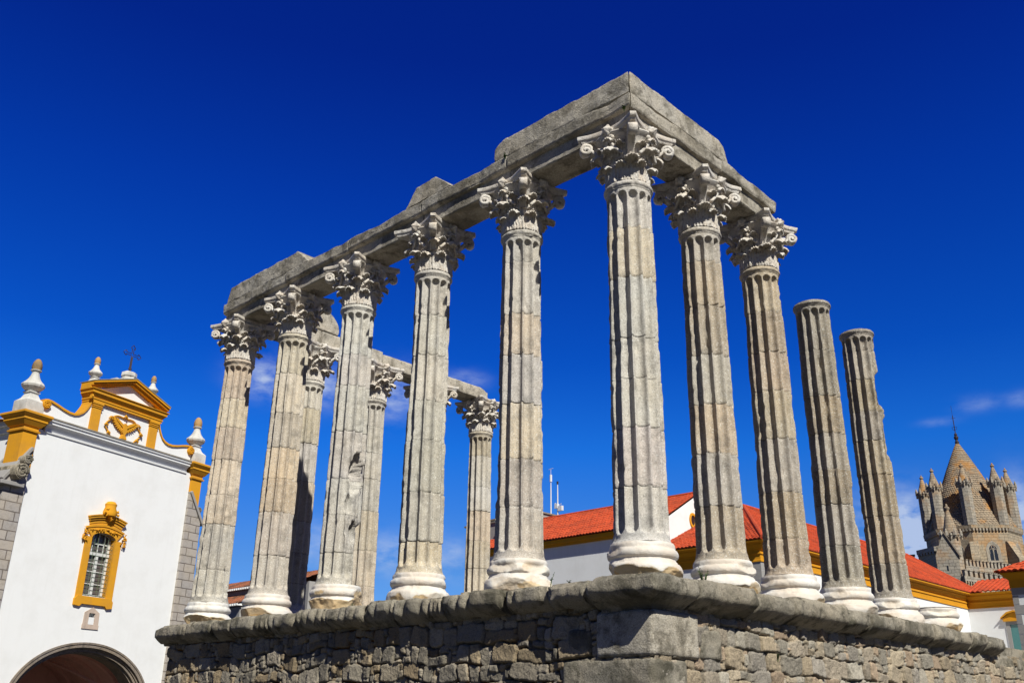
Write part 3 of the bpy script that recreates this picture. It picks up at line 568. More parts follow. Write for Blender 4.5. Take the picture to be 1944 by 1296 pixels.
# ---- podium
pod = thing('temple_podium', 'high rubble stone podium with a heavy weathered cornice carrying the temple columns', 'podium', (-6.5, 8, 0))
PO = np.array([-6.5, 8, 0])
def rubble(u0, u1, z0, z1, seed, palette, orange, res=.016, sizes=((.20, .34), (.10, .17)), skip=None):
    rng = np.random.default_rng(seed); nu = int((u1 - u0) / res); nz_ = int((z1 - z0) / res); U = np.linspace(u0, u1, nu); Z = np.linspace(z0, z1, nz_)
    UU, ZZ = np.meshgrid(U, Z, indexing='ij'); Q = np.stack([UU, ZZ, UU * 0 + seed], -1)
    wu = UU + vnoise(Q, 1.3, seed + 31, 2) * .06 + vnoise(Q, 3.2, seed, 3) * .05 + vnoise(Q, 11, seed + 6, 2) * .018; wz = ZZ + vnoise(Q, .9, seed + 32, 2) * .11 + vnoise(Q, 2.6, seed + 1, 3) * .05 + vnoise(Q, 10, seed + 7, 2) * .018
    Hh = -.06 + vnoise(Q, 13, seed + 2, 4) * .06 + vnoise(Q, 45, seed + 12, 2) * .008; C = np.zeros((nu, nz_, 3)); mo = np.clip((vnoise(Q, 1.1, seed + 5, 3) + .1) * 2.5, 0, 1)[..., None]
    C[:] = np.array([.19, .165, .13]) * (1 - mo * orange) + np.array([.22, .095, .02]) * mo * orange; C *= (1 + .35 * vnoise(Q, 9, seed + 3, 3))[..., None]
    rects = []; z = z1 + .06
    while z > z0 - .1:
        big = rng.random() < .78; h = rng.uniform(*sizes[0 if big else 1]); u = u0 - rng.uniform(0, .3)
        while u < u1 + .1:
            ww = h * rng.choice([rng.uniform(.7, 1.0), rng.uniform(.95, 1.5), rng.uniform(1.3, 2.1)])
            if big and rng.random() < .42:
                ww = rng.uniform(.09, .2); k = int(rng.integers(2, 4)); e = np.sort(rng.uniform(.2, .8, k - 1)); e = np.concatenate([[0], e, [1]])
                for j in range(k): rects.append((u, z - h + h * e[j], ww, h * (e[j + 1] - e[j])))
            elif big and rng.random() < .2:
                s = rng.uniform(.35, .65); rects.append((u, z - h, ww, h * s)); rects.append((u, z - h + h * s, ww * rng.uniform(.4, .6), h * (1 - s))); rects.append((u + ww * .55, z - h + h * s, ww * .45, h * (1 - s)))
            else: rects.append((u, z - h, ww, h))
            u += ww
        z -= h
    for (u, zz, ww, hh) in rects:
        if ww < .035 or hh < .035: continue
        m_ = .10; i0 = max(0, int((u - m_ - u0) / res)); i1 = min(nu, int((u + ww + m_ - u0) / res) + 1); j0 = max(0, int((zz - m_ - z0) / res)); j1 = min(nz_, int((zz + hh + m_ - z0) / res) + 1)
        if i1 <= i0 or j1 <= j0: continue
        a_ = wu[i0:i1, j0:j1] - (u + ww / 2) + rng.normal(0, .008); b_ = wz[i0:i1, j0:j1] - (zz + hh / 2) + rng.normal(0, .008); ro = rng.normal(0, .06); a2 = a_ * cos(ro) - b_ * sin(ro); b2 = a_ * sin(ro) + b_ * cos(ro)
        hx, hz = ww / 2 * rng.uniform(.93, 1.0), hh / 2 * rng.uniform(.93, 1.0); rr = min(hx, hz) * rng.uniform(.15, .55)
        dx = np.abs(a2) - hx + rr; dz = np.abs(b2) - hz + rr; sdv = np.hypot(np.maximum(dx, 0), np.maximum(dz, 0)) + np.minimum(np.maximum(dx, dz), 0) - rr
        edge = np.clip(-sdv / .028, 0, 1); pr_ = rng.uniform(-.005, .045); tilt = rng.normal(0, .10) * a2 + rng.normal(0, .10) * b2
        hgt = np.where(sdv < 0, pr_ + np.sqrt(1 - (1 - edge) ** 2) * .055 - .045 + tilt * edge, -9) 
        sub = Hh[i0:i1, j0:j1]; msk = hgt > sub; c0 = np.array(palette[rng.integers(len(palette))]) * rng.uniform(.85, 1.4); sub[msk] = hgt[msk]; C[i0:i1, j0:j1][msk] = c0
    Hh += vnoise(Q, 7, seed + 9, 4) * .020 + vnoise(Q, 28, seed + 8, 3) * .010
    return UU, ZZ, Hh, C
GW = np.array([.96, .89, .77])
greys = [(.33, .31, .28), (.29, .275, .25), (.25, .24, .22), (.33, .305, .265), (.22, .212, .20), (.31, .265, .20), (.27, .225, .165)]
tans = [(.37, .32, .25), (.33, .29, .24), (.31, .29, .255), (.38, .32, .24), (.29, .27, .245), (.37, .29, .22), (.35, .33, .29)]
XW, YW = .47, -.50
UU, ZZ, HH, CC = rubble(-14.23, XW, 1.35, 3.2, 5, [tuple(np.array(c_) * GW) for c_ in greys], 1.3, sizes=((.20, .38), (.09, .15)))
V = np.stack([UU, YW - HH, ZZ], -1) - PO; n, k = UU.shape
link('masonry_wall', qmesh('masonry_wall', V.reshape(-1, 3), grid_faces(n, k), M['rubble'], True, CC.reshape(-1, 3)), pod)
UU, ZZ, HH, CC = rubble(YW, 20, 1.35, 3.2, 6, [tuple(np.array(c_) * (.95, .92, .86)) for c_ in tans], .25, sizes=((.24, .44), (.08, .15)))
V = np.stack([XW + HH, UU, ZZ], -1) - PO; n, k = UU.shape
link('masonry_wall', qmesh('masonry_wall', V.reshape(-1, 3), grid_faces(n, k), M['rubble'], True, CC.reshape(-1, 3)), pod)
mb = MB(); mb.box(-14.23 + 6.5, XW + 6.5 - .12, YW - 8 + .12, 24 - 8, 0, 3.12); mb.build('masonry_core', M['darkstone'], pod)
for (a, b, nm_) in (((-14.23, YW), (XW, YW), 0), ((XW, YW), (XW, 20), 1)):
    UU, ZZ, HH, CC = rubble(a[0] if nm_ == 0 else a[1], b[0] if nm_ == 0 else b[1], 0, 1.35, 9 + nm_, greys if nm_ == 0 else tans, .5, res=.03)
    V = (np.stack([UU, YW - HH, ZZ], -1) if nm_ == 0 else np.stack([XW + HH, UU, ZZ], -1)) - PO; n, k = UU.shape
    link('masonry_footing', qmesh('masonry_footing', V.reshape(-1, 3), grid_faces(n, k), M['rubble'], True, CC.reshape(-1, 3)), pod)
UU, ZZ, HH, CC = rubble(YW, 3, 0, 3.2, 15, greys, .5, res=.03)
V = np.stack([-14.23 - HH, UU, ZZ], -1) - PO; n, k = UU.shape
link('masonry_wall', qmesh('masonry_wall', V.reshape(-1, 3), grid_faces(n, k), M['rubble'], True, CC.reshape(-1, 3)), pod)
def podblock(name, x0, x1, y0, y1, z0, z1, mat, seed, fn=None, amp=.02, r=.05, res=.05, edge=.02, nsc=2., facets=0):
    V, F = block(cuts(x0, x1, res), cuts(y0, y1, res), cuts(z0, z1, .04), r=r, amp=amp, nsc=nsc, seed=seed, fn=fn, edge=edge, origin=PO)
    rg = np.random.default_rng(seed + 1000); W0 = V + PO
    for k in range(facets):
        p = np.array([rg.uniform(x0, x1), rg.uniform(y0, y1), rg.uniform(z0 + .05, z1)]); n_ = rg.normal(0, 1, 3); out = np.array([1., 0, 0]) if x1 > XW + .1 and rg.random() < (.9 if y0 > 0 else .5) else np.array([0, -1., 0]); n_ = n_ * .45 + out * 1.0 + np.array([0, 0, rg.choice([-.9, .5, 1.2])]); n_ /= np.linalg.norm(n_)
        W = V + PO; prj = W @ n_; loc = np.exp(-(((W - p) * (1, 1, 0)) ** 2).sum(1) / .16); d = prj.max() - rg.uniform(.02, .07) ; over = np.maximum(0, prj - d - vnoise(W0, 5, seed + k, 4) * .03); V = V - n_ * over[:, None]
    return link(name, qmesh(name, V, F, mat, True), pod)
# corner stones
podblock('quoin', -.52, XW + .075, YW - .075, .66, 2.44, 3.10, M['beam'], 61, r=.05, amp=.02)
podblock('quoin', -1.22, XW + .05, YW - .065, .35, 2.00, 2.42, M['cornice'], 62, r=.06)
podblock('quoin', -.85, XW + .06, YW - .06, .95, 1.55, 1.98, M['cornice'], 63, r=.06)
podblock('quoin', -.55, XW + .06, YW - .07, .6, 1.1, 1.53, M['cornice'], 64, r=.06)
podblock('wall_stone', XW - .4, XW + .065, .69, 1.32, 2.43, 2.93, M['cornice'], 65, r=.08)
podblock('wall_stone', -1.12, -.6, YW - .06, YW + .3, 2.47, 2.88, M['cornice'], 66, r=.09)
# cornice stones
def cprof(z, z0=3.14, z1=ZP): return np.interp((z - z0) / (z1 - z0), [0, .10, .26, .42, .60, .90, 1.0], [.10, .34, .74, .99, 1.03, 1.0, .95])
rng = np.random.default_rng(3); x = XW - .95; xs_ = []
while x > -14.3: wdt = rng.uniform(.75, 1.7); xs_.append((max(-14.55, x - wdt), x)); x -= wdt + .03
if xs_[-1][1] - xs_[-1][0] < .6: xs_ = xs_[:-2] + [(xs_[-1][0], xs_[-2][1])]
for q, (a, b) in enumerate(xs_):
    dz = rng.normal(0, .022); prj = .36 + rng.uniform(-.07, .05)
    def fn(P, a=a, b=b, q=q, prj=prj):
        P = P.copy(); f = cprof(P[:, 2]); y = P[:, 1]; out = np.clip((YW + .05 - y) / (prj), 0, 1.3); lump = np.where((P[:, 0] > -10.2) & (P[:, 0] < -1.1), 1., .15)
        gr = np.abs(np.sin((P[:, 0] * pi / .34) + vnoise(P * (1, 0, 0), 1.3, 5, 2) * 6.)) ** .4
        y = np.where(y < YW, YW - (YW - y) * f * (1 - lump * .55 * (1 - gr)), y)
        P[:, 1] = y; return P
    podblock('cornice_stone', a, b, YW - prj, YW + .7, 3.14, ZP + dz, M['cornice'], 70 + q, fn, amp=.05, r=.03, edge=.15, nsc=1.9, facets=2)
def fnc(P):
    P = P.copy(); f = cprof(P[:, 2]); P[:, 1] = np.where(P[:, 1] < YW, YW - (YW - P[:, 1]) * f, P[:, 1]); P[:, 0] = np.where(P[:, 0] > XW, XW + (P[:, 0] - XW) * f, P[:, 0])
    P[:, 2] += np.where(P[:, 2] > 3.4, .05 * np.clip(1 - np.hypot(P[:, 0], P[:, 1] + .2) / .8, 0, 1), 0); return P
podblock('cornice_stone', XW - .94, XW + .38, YW - .40, .28, 3.10, ZP + .0, M['cornice'], 68, fnc, amp=.05, r=.03, edge=.12, nsc=1.8, facets=2)
y = .30; k = 0
while y < 14.0:
    wdt = [1.75, 1.3, 2.0, .9, 1.5, 1.9, 1.0, 1.35, .9, 1.2][k % 10]; wdt = min(wdt, 14.05 - y); prj = .35 + rng.uniform(-.07, .06); dz = rng.normal(0, .022)
    if wdt < .4: break
    def fn(P):
        P = P.copy(); f = cprof(P[:, 2]); P[:, 0] = np.where(P[:, 0] > XW, XW + (P[:, 0] - XW) * f, P[:, 0]); return P
    podblock('cornice_stone', XW - .7, XW + prj, y, y + wdt - .03, 3.12, ZP + dz, M['cornice'], 90 + k, fn, amp=.06, r=.03, edge=.15, nsc=1.7, facets=2)
    y += wdt; k += 1
y = 13.9; k = 0
while y < 19.9: podblock('wall_stone', XW - .5, XW + .04, y + .012, y + .95 + .2 * (k % 2), 2.86, 3.17, M['cornice'], 130 + k, r=.05); y += .95 + .2 * (k % 2) + .01; k += 1
mb = MB(); mb.box(-14.2 + 6.5, XW + 6.5 - .6, .2 - 8, 24 - 8, 3.12, ZP - .03); mb.build('floor_slab', M['cornice'], pod)
#@@MORE
# ================================================================== CHURCH (local frame: x along the front, y into the building, z up)
CH = thing('church', 'white church front with ochre pediment and corner pilasters behind the left end of the temple', 'church', (-31.33, 5.57, 0), rad(106.5))
UC = -1.26; UL, UR = -5.42, 2.92
def arc(cx, cz, a, b, t0, t1, n): return [(cx + a * cos(t0 + (t1 - t0) * i / n), cz + b * sin(t0 + (t1 - t0) * i / n)) for i in range(n + 1)]
ao = arc(-1.13, 1.7, 3.42, 2.47, pi, 0, 48)
mb = MB(); mb.box(UL, ao[0][0], 0, .9, 0, 5); mb.box(ao[-1][0], UR, 0, .9, 0, 5); mb.strip(ao, [(x, 5.) for x, z in ao], 0, .9); mb.box(ao[0][0] - .0, ao[0][0] + .002, .1, .8, 0, 1.7)
wa = [(-1.93, 5.95), (-1.93, 8.28)] + arc(-1.33, 8.28, .6, .26, pi, 0, 12)[1:-1] + [(-.73, 8.28), (-.73, 5.95)]
mb.box(UL, -1.93, 0, .9, 5, 12.05); mb.box(-.73, UR, 0, .9, 5, 12.05)
# niche hole 4.85..5.3 keeps a small recess
mb.box(-1.93, -1.40, 0, .9, 5, 5.95); mb.box(-1.10, -.73, 0, .9, 5, 5.95); mb.box(-1.40, -1.10, 0, .9, 5.30, 5.95); mb.box(-1.40, -1.10, .22, .9, 5, 5.30)
top = wa[1:-1]; mb.strip(top, [(x, 12.05) for x, z in top], 0, .9)
mb.build('front_wall', M['white'], CH)
mb = MB(); mb.box(UL - .55, UR + .6, .9, 16, 0, 12.0); 
mb = MB(); mb.box(UL - .35, UL - .05, .92, 24, 0, 12.3); mb.box(UR + .05, UR + .35, .92, 24, 0, 12.3); mb.box(UL - .35, UR + .35, 23.7, 24, 0, 12.3); mb.build('side_wall', M['white'], CH)
mb = MB(); mb.prism([(UL - .9, 12.3), (UC, 13.4), (UR + .9, 12.3), (UC, 12.2)], .95, 24.5); mb.build('roof', M['oldtile'], CH)
# porch behind the arch
mb = MB(); ins = arc(-1.13, 1.6, 3.6, 2.35, pi, 0, 24); outs = arc(-1.13, 1.6, 3.8, 2.55, pi, 0, 24); mb.strip(ins, outs, .9, 5.6); mb.box(-4.95, -4.73, .9, 5.6, 0, 1.62); mb.box(2.47, 2.7, .9, 5.6, 0, 1.62); mb.box(-4.9, 2.7, 5.4, 5.6, 0, 4.2)
mb.build('porch_vault', M['porch'], CH)
mb = MB()
for yy in (1.6, 2.6, 3.6, 4.6): mb.strip(arc(-1.13, 1.6, 3.47, 2.22, pi, 0, 24), arc(-1.13, 1.6, 3.6, 2.35, pi, 0, 24), yy, yy + .22)
for k in (-1, 1): mb.tube([(-1.13 + k * 2.6 * (1 - i / 10), 1.2 + 4.1 * (i / 10), 2.3 + 1.55 * math.sin(i / 10 * pi / 2)) for i in range(11)], .07)
mb.build('vault_rib', M['porch'], CH)
mb = MB()
for (r0, r1, y0, y1) in ((3.42, 3.34, -.05, .3), (3.335, 3.20, -.02, .35), (3.195, 3.13, .08, .45), (3.125, 3.02, .14, .6), (3.015, 2.95, .26, .9)):
    k0, k1 = 3.42 - r0, 3.42 - r1
    mb.strip(arc(-1.13, 1.7, 3.42 - k1, 2.47 - k1 * .9, pi, 0, 48), arc(-1.13, 1.7, 3.42 - k0, 2.47 - k0 * .9, pi, 0, 48), y0, y1)
    for sx in (-1, 1): mb.box(*sorted((-1.13 + sx * (3.42 - k0), -1.13 + sx * (3.42 - k1))), y0, y1, 0, 1.7)
mb.build('portal_arch', M['darkstone'], CH, uv=True)
# main cornice: profile swept along the front
def sweep(prof, u0, u1, yoff=0):   # prof: (projection, z)
    m_ = MB(); pts = prof; n = len(pts)
    m_.add([(u0, yoff - p, z) for p, z in pts] + [(u1, yoff - p, z) for p, z in pts], [tuple(range(n)), tuple(range(2 * n - 1, n - 1, -1))] + [(i, i + n, (i + 1) % n + n, (i + 1) % n) for i in range(n)]); return m_
cprofile = [(-.1, 11.98), (.05, 11.98), (.06, 12.06), (.02, 12.07), (.03, 12.14), (.10, 12.24), (.20, 12.30), (.22, 12.31), (.22, 12.40), (.27, 12.42), (.29, 12.5), (-.1, 12.5)]
sweep(cprofile, -5.02, 2.60).build('main_cornice', M['white'], CH, smooth=True)
mb = MB(); mb.box(-5.02, 2.6, -.31, .5, 12.503, 12.56); mb.build('coping', M['topgrey'], CH)
def cornercap(u0, u1, y1, mat, name):
    m_ = MB(); lv = [(.03, 11.80), (.07, 11.82), (.08, 11.88), (.02, 11.90), (.02, 12.0), (.08, 12.04), (.20, 12.22), (.22, 12.24), (.22, 12.34), (.26, 12.36), (.34, 12.46), (.34, 12.54), (.30, 12.565)]
    V = []; 
    for p, z in lv: V += [(u0 - p, -p - .09, z), (u1 + p, -p - .09, z), (u1 + p, y1 + p, z), (u0 - p, y1 + p, z)]
    F = [(0, 3, 2, 1), tuple(range(4 * len(lv) - 4, 4 * len(lv)))] + [(4 * j + a, 4 * j + (a + 1) % 4, 4 * j + 4 + (a + 1) % 4, 4 * j + 4 + a) for j in range(len(lv) - 1) for a in range(4)]
    return m_.add(V, F).build(name, mat, CH)
for (a, b) in ((-5.98, -5.36), (2.94, 3.56)):
    mb = MB(); mb.box(a, b, -.09, .75, 10.2, 11.80); mb.build('corner_pilaster', M['yellow'], CH); cornercap(a, b, .75, M['yellow'], 'entablature')
mb = MB(); mb.box(-5.9, -5.45, .9, 22, 11.85, 12.1); mb.box(-6.05, -5.45, .9, 22, 12.1, 12.45); mb.build('side_cornice', M['white'], CH)
# buttresses
def buttress(sx, u0):
    pf = [(u0, 0), (u0 + sx * 1.15, 0), (u0 + sx * .88, 9.85), (u0, 11.12)]
    m_ = MB(); m_.prism(pf, -.12, 1.05); m_.build('buttress', M['ashlar'], CH, uv=True)
    m_ = MB(); d = np.array([sx * .88, -1.27]); d /= np.linalg.norm(d); nn = np.array([-d[1], d[0]]) * (1 if sx > 0 else -1)
    p0 = np.array([u0 - sx * .02, 11.16]); p1 = np.array([u0 + sx * .98, 9.72]); m_.prism([tuple(p0), tuple(p1), tuple(p1 + nn * .13), tuple(p0 + nn * .13)], -.20, 1.12); m_.build('buttress_coping', M['quoin'], CH, bev=.02)
buttress(1, UR + .0); buttress(-1, UL)
def scroll(cx, cz, r, y0, y1, name='scroll', mat='cornice', turns=2.1, hw=.07):
    m_ = MB(); m_.lathe([(r * .96, 0), (r, .03), (r, y1 - y0 - .03), (r * .96, y1 - y0)], n=28); V = [(cx + x, y0 + z, cz + y) for x, y, z in m_.v]; m2 = MB(); m2.add(V, m_.f)
    pts = [(cx + r * (1 - .8 * i / 30) * cos(turns * 2 * pi * i / 30) * .93, y0 - .01, cz + r * (1 - .8 * i / 30) * sin(turns * 2 * pi * i / 30) * .93) for i in range(31)]; m2.tube(pts, hw * r / .2 * .5, 6)
    return m2.build(name, M[mat], CH, smooth=True)
scroll(-5.75, 10.62, .20, -.45, .9); scroll(-5.95, 10.12, .30, -.5, 1.0); 
mb = MB(); mb.box(-6.6, -5.62, -.35, 1.05, 9.55, 9.70); mb.build('console', M['quoin'], CH, bev=.02)
scroll(3.62, 10.42, .17, -.1, .6)
# attic: parapet with swooping shoulders
cv = [(4.02, 13.22), (3.9, 13.25), (3.7, 13.24), (3.4, 13.17), (3.1, 13.08), (2.8, 13.02), (2.55, 13.02), (2.35, 13.08), (2.15, 13.22), (2.0, 13.42), (1.9, 13.62), (1.84, 13.88)]
for sx in (-1, 1):
    lo = [(UC + sx * s, 12.56) for s, z in cv]; up = [(UC + sx * s, z) for s, z in cv]
    MB().strip(lo, up, .02, .5).build('parapet', M['white'], CH)
    MB().strip([(x, z - .0) for x, z in up], [(x + (.03 * sx if z > 13.3 else 0), z + .085) for x, z in up], -.05, .55).build('parapet_moulding', M['yellow'], CH)
    scroll(UC + sx * 3.93, 13.08, .185, -.08, .03, 'parapet_scroll', 'yellow', 2.2, .06)
mb = MB(); mb.box(UC - 1.85, UC + 1.85, .03, .55, 12.56, 13.88); mb.build('attic_wall', M['white'], CH)
for sx in (-1, 1):
    a, b = sorted((UC + sx * 1.34, UC + sx * 1.78)); mb = MB(); mb.box(a, b, -.07, .2, 12.57, 13.62); mb.box(a - .03, b + .03, -.10, .2, 13.62, 13.66); mb.box(a - .02, b + .02, -.09, .2, 13.70, 13.78); mb.box(a - .05, b + .05, -.12, .2, 13.78, 13.86); mb.build('attic_pilaster', M['yellow'], CH, bev=.006)
def hprof(pr, ua, ub, y1, mat, name): 
    m_ = MB(); V = []
    for p, z in pr: V += [(ua - p, -p, z), (ub + p, -p, z), (ub + p, y1, z), (ua - p, y1, z)]
    F = [(0, 3, 2, 1), tuple(range(4 * len(pr) - 4, 4 * len(pr)))] + [(4 * j + a, 4 * j + (a + 1) % 4, 4 * j + 4 + (a + 1) % 4, 4 * j + 4 + a) for j in range(len(pr) - 1) for a in range(4)]
    return m_.add(V, F).build(name, mat, CH)
hprof([(.10, 13.865), (.10, 13.95), (.13, 13.97), (.13, 14.03), (.10, 14.04), (.16, 14.12), (.22, 14.2), (.24, 14.21), (.24, 14.29), (.30, 14.36), (.30, 14.385)], UC - 1.82, UC + 1.82, .55, M['yellow'], 'entablature')
pa = [(UC - 1.85, 14.39), (UC + 1.85, 14.39), (UC, 15.12)]
MB().prism(pa, .06, .5).build('pediment_field', M['white'], CH)
for sx in (-1, 1):
    for (o0, o1, yy) in ((0, .10, -.12), (.10, .19, -.24), (.19, .27, -.31)):
        q0 = (UC + sx * 2.12, 14.39); q1 = (UC, 15.23 - .0); dn = np.array([.368, .93]); 
        MB().prism([(q0[0], q0[1] - .0 + o0), (q0[0], q0[1] + o1), (q1[0], q1[1] + o1 - .12), (q1[0], q1[1] + o0 - .12)], yy, .52).build('raking_cornice', M['yellow'], CH)
    MB().prism([(UC + sx * 2.14, 14.665), (UC + sx * 2.14, 14.70), (UC, 15.425), (UC, 15.385)], -.33, .6).build('raking_coping', M['topgrey'], CH)
MB().tube([(UC - 2.02, -.12, 14.02), (UC - 1.95, -.12, 14.02)], .1).build('console', M['yellow'], CH)
def rect_lathe(prof, c, y, name, mat):   # square-plan turned piece
    m_ = MB(); m_.lathe([(r * 1.414, z) for r, z in prof], (c, y), 4, pi / 4); return m_.build(name, mat, CH)
def finial(u, y, z, s, ped=True):
    p = None
    if ped: p = rect_lathe([(.40 * s, z), (.40 * s, z + .52 * s), (.36 * s, z + .56 * s), (.26 * s, z + .66 * s), (.19 * s, z + .82 * s), (.19 * s, z + .88 * s), (.23 * s, z + .9 * s), (.23 * s, z + .95 * s), (.1, z + .96 * s)], u, y, 'finial', M['oldwhite'])
    zb = z + .95 * s; m_ = MB(); pr = [(.1, 0), (.22, .0), (.24, .03), (.33, .10), (.42, .19), (.45, .27), (.42, .34), (.33, .42), (.25, .52), (.19, .64), (.15, .76), (.14, .84), (.17, .87), (.21, .90), (.21, .93), (.1, .95)]
    m_.lathe([(r * s, zb + h * s) for r, h in pr], (u, y), 12); m_.build('urn', M['oldwhite'], p)
    n, k = 24, 16; T = np.linspace(0, 2 * pi, n, endpoint=False); H = np.linspace(0, 1, k); TT, HHH = np.meshgrid(T, H, indexing='ij'); R = .19 * s * np.sqrt(np.clip(np.sin(np.clip(HHH * .72 + .28, 0, 1) * pi), 0, 1)) * (1 + .13 * np.cos(8 * TT + 20 * HHH) * np.cos(22 * HHH - 4 * TT))
    V = np.stack([u + R * np.cos(TT), y + R * np.sin(TT), zb + .94 * s + HHH * .50 * s], -1); link('pine_cone', qmesh('pine_cone', V.reshape(-1, 3), grid_faces(n, k, wu=True), M['cone'], True), p)
finial(-5.67, .35, 12.57, 1.0); finial(3.25, .35, 12.57, 1.0)
finial(UC - 1.66, .35, 14.42, .66); finial(UC + 1.42, .28, 14.62, .62)
mb = MB(); mb.lathe([(.34, 15.2), (.36, 15.42), (.30, 15.46), (.27, 15.5), (.34, 15.56), (.33, 15.72), (.2, 15.78), (.05, 15.8)], (UC - .05, .2), 9)
V, F = np.array(mb.v), mb.f; V += (vnoise(V, 7, 3, 2) * .06)[..., None]; m2 = MB(); m2.add(V, F); m2.box(UC - .75, UC + .55, .1, .5, 15.1, 15.30); cb = m2.build('cross_base', M['oldwhite'], CH)
# iron cross: each limb two thin bars closed by a trefoil tip
cx, cz = UC - .06, 16.62; mb = MB()
for (dx, dz, L_) in ((0, -1, .85), (0, 1, .30), (1, 0, .34), (-1, 0, .34)):
    px, pz = dz, dx
    for s in (-1, 1): mb.tube([(cx + px * .045 * s + dx * .045, .2, cz + pz * .045 * s + dz * .045), (cx + px * .045 * s + dx * L_, .2, cz + pz * .045 * s + dz * L_)], .016, 5)
    if dz != -1:
        e = [(L_, .045), (L_ - .02, .12), (L_ + .05, .10), (L_ + .10, .05), (L_ + .16, 0), (L_ + .10, -.05), (L_ + .05, -.10), (L_ - .02, -.12), (L_, -.045)]
        mb.tube([(cx + dx * a + px * b, .2, cz + dz * a + pz * b) for a, b in e], .018, 5)
mb.tube([(cx, .2, 15.7), (cx, .2, 16.5)], .03, 6)
for s in (-1, 1): mb.tube([(cx, .2, 15.85), (cx + s * .09, .2, 15.92), (cx + s * .06, .2, 16.0), (cx, .2, 16.0)], .014, 5)
mb.build('iron_cross', M['iron'], CH)
# eagle relief and its wreath
ex, ez = UC - .03, 13.08
body = MB()
def relief(poly, y0, y1, m_=body): m_.prism([(ex + x * .86, ez + z * .86) for x, z in poly], y0, y1)
relief([(-.06, .28), (0, .31), (.06, .26), (.12, .22), (.06, .19), (.08, .1), (.13, -.06), (.10, -.22), (.05, -.30), (.12, -.40), (-.12, -.40), (-.05, -.28), (-.12, -.2), (-.14, -.04), (-.08, .1)], -.14, .04)
for sx in (-1, 1):
    S0, S1 = np.array([.05, .10]), np.array([.50, .36])
    relief([(sx * x, z) for x, z in ((.03, .16), (.20, .27), (.50, .44), (.66, .46), (.52, .32), (.20, .10), (.05, -.02))], -.12, .04)
    for k in range(9):
        f = k / 8; A = S0 + (S1 - S0) * f; an_ = rad(-78 + 98 * f ** 1.4); L_ = .30 + .06 * f; d = np.array([cos(an_), sin(an_)]); p_ = np.array([-d[1], d[0]]) * .040
        relief([(sx * q[0], q[1]) for q in (A - p_, A + d * L_ * .75 - p_ * 1.15, A + d * L_, A + d * L_ * .75 + p_ * 1.15, A + p_)], -.075 - .006 * (k % 2) - .002 * k, .04)
relief([(-.17, -.52), (.17, -.52), (.14, -.46), (.10, -.40), (-.10, -.40), (-.14, -.46)], -.16, .04); relief([(-.07, -.28), (.07, -.28), (.10, -.42), (-.10, -.42)], -.09, .04)
body.build('eagle_relief', M['yellow'], CH)
mb = MB(); N_ = 60
wp = [(ex + .92 * cos(2 * pi * i / N_) * (1 + .05 * cos(6 * 2 * pi * i / N_)), -.02, ez - .02 + .56 * sin(2 * pi * i / N_) * (1 + .07 * cos(6 * 2 * pi * i / N_))) for i in range(N_ + 1)]; mb.tube(wp, .032, 6)
for a_ in (35, 90, 145, 180, 0, 215, 325, 250, 290):
    x_, z_ = ex + .94 * cos(rad(a_)), ez - .02 + .57 * sin(rad(a_)); 
    mb.tube([(x_ - .09, -.05, z_ - .03), (x_ - .03, -.08, z_ + .05), (x_ + .05, -.07, z_ - .02), (x_ + .10, -.05, z_ + .05)], [.03, .06, .06, .02], 6)
mb.build('wreath_relief', M['yellow'], CH, smooth=True)
# window
fr = MB(); o_ = [(-2.23, 5.55), (-2.23, 8.45), (-1.33, 8.95), (-.43, 8.45), (-.43, 5.55)]
fr.box(-2.23, -1.93, -.07, .25, 5.75, 8.3); fr.box(-.73, -.43, -.07, .25, 5.75, 8.3); fr.prism([(-2.27, 5.55), (-2.0, 5.52), (-1.9, 5.62), (-.76, 5.62), (-.66, 5.52), (-.39, 5.55), (-.39, 5.80), (-.5, 5.93), (-2.16, 5.93), (-2.27, 5.80)], -.10, .2)
ia = [(-1.93, 8.25)] + arc(-1.33, 8.28, .6, .26, pi, 0, 12)[1:-1] + [(-.73, 8.25)]; oa = [(-2.23, 8.30)] + [( -2.23 + 1.8 * i / 12, 8.62 + .24 * sin(pi * i / 12)) for i in range(1, 12)] + [(-.43, 8.30)]
oa[0] = (-2.23, 8.6); oa[-1] = (-.43, 8.6); fr.strip(ia, oa, -.07, .25)
wf = fr.build('window', M['yellow'], CH)
mb = MB()
for (z0, z1, p, w0) in ((8.62, 8.70, .10, .95), (8.80, 8.92, .07, .82), (8.92, 9.00, .12, .87), (9.00, 9.08, .17, .91), (9.08, 9.13, .20, .94)):
    n_ = 14; lo = [(-1.33 + w0 * (2 * i / n_ - 1), z0 + .14 * math.cos((2 * i / n_ - 1) * pi / 2) * 1.2) for i in range(n_ + 1)]; up = [(x, z + (z1 - z0)) for x, z in lo]; mb.strip(lo, up, -p, .05)
mb.strip([(-1.33 + .8 * (2 * i / 14 - 1), 8.72 + .16 * math.cos((2 * i / 14 - 1) * pi / 2)) for i in range(15)], [(-1.33 + .8 * (2 * i / 14 - 1), 8.82 + .16 * math.cos((2 * i / 14 - 1) * pi / 2)) for i in range(15)], -.05, .05)
mb.build('hood', M['yellow'], wf)
mb = MB(); crest_parts = []
for i in range(26):
    rr = random.Random(i); a_ = rr.uniform(0, 2 * pi); u = -1.33 + rr.gauss(0, .13); z = 9.45 + rr.gauss(0, .14); mb.tube([(u, -.22, z), (u + .10 * cos(a_), -.27, z + .10 * sin(a_)), (u + .14 * cos(a_ + .6), -.22, z + .14 * sin(a_ + .6))], [.05, .055, .02], 6)
mb.lathe([(.05, 9.2), (.26, 9.25), (.30, 9.4), (.22, 9.62), (.25, 9.74), (.16, 9.85), (.03, 9.88)], (-1.33, -.12), 12)
mb.build('carved_crest', M['yellow'], wf, smooth=True)
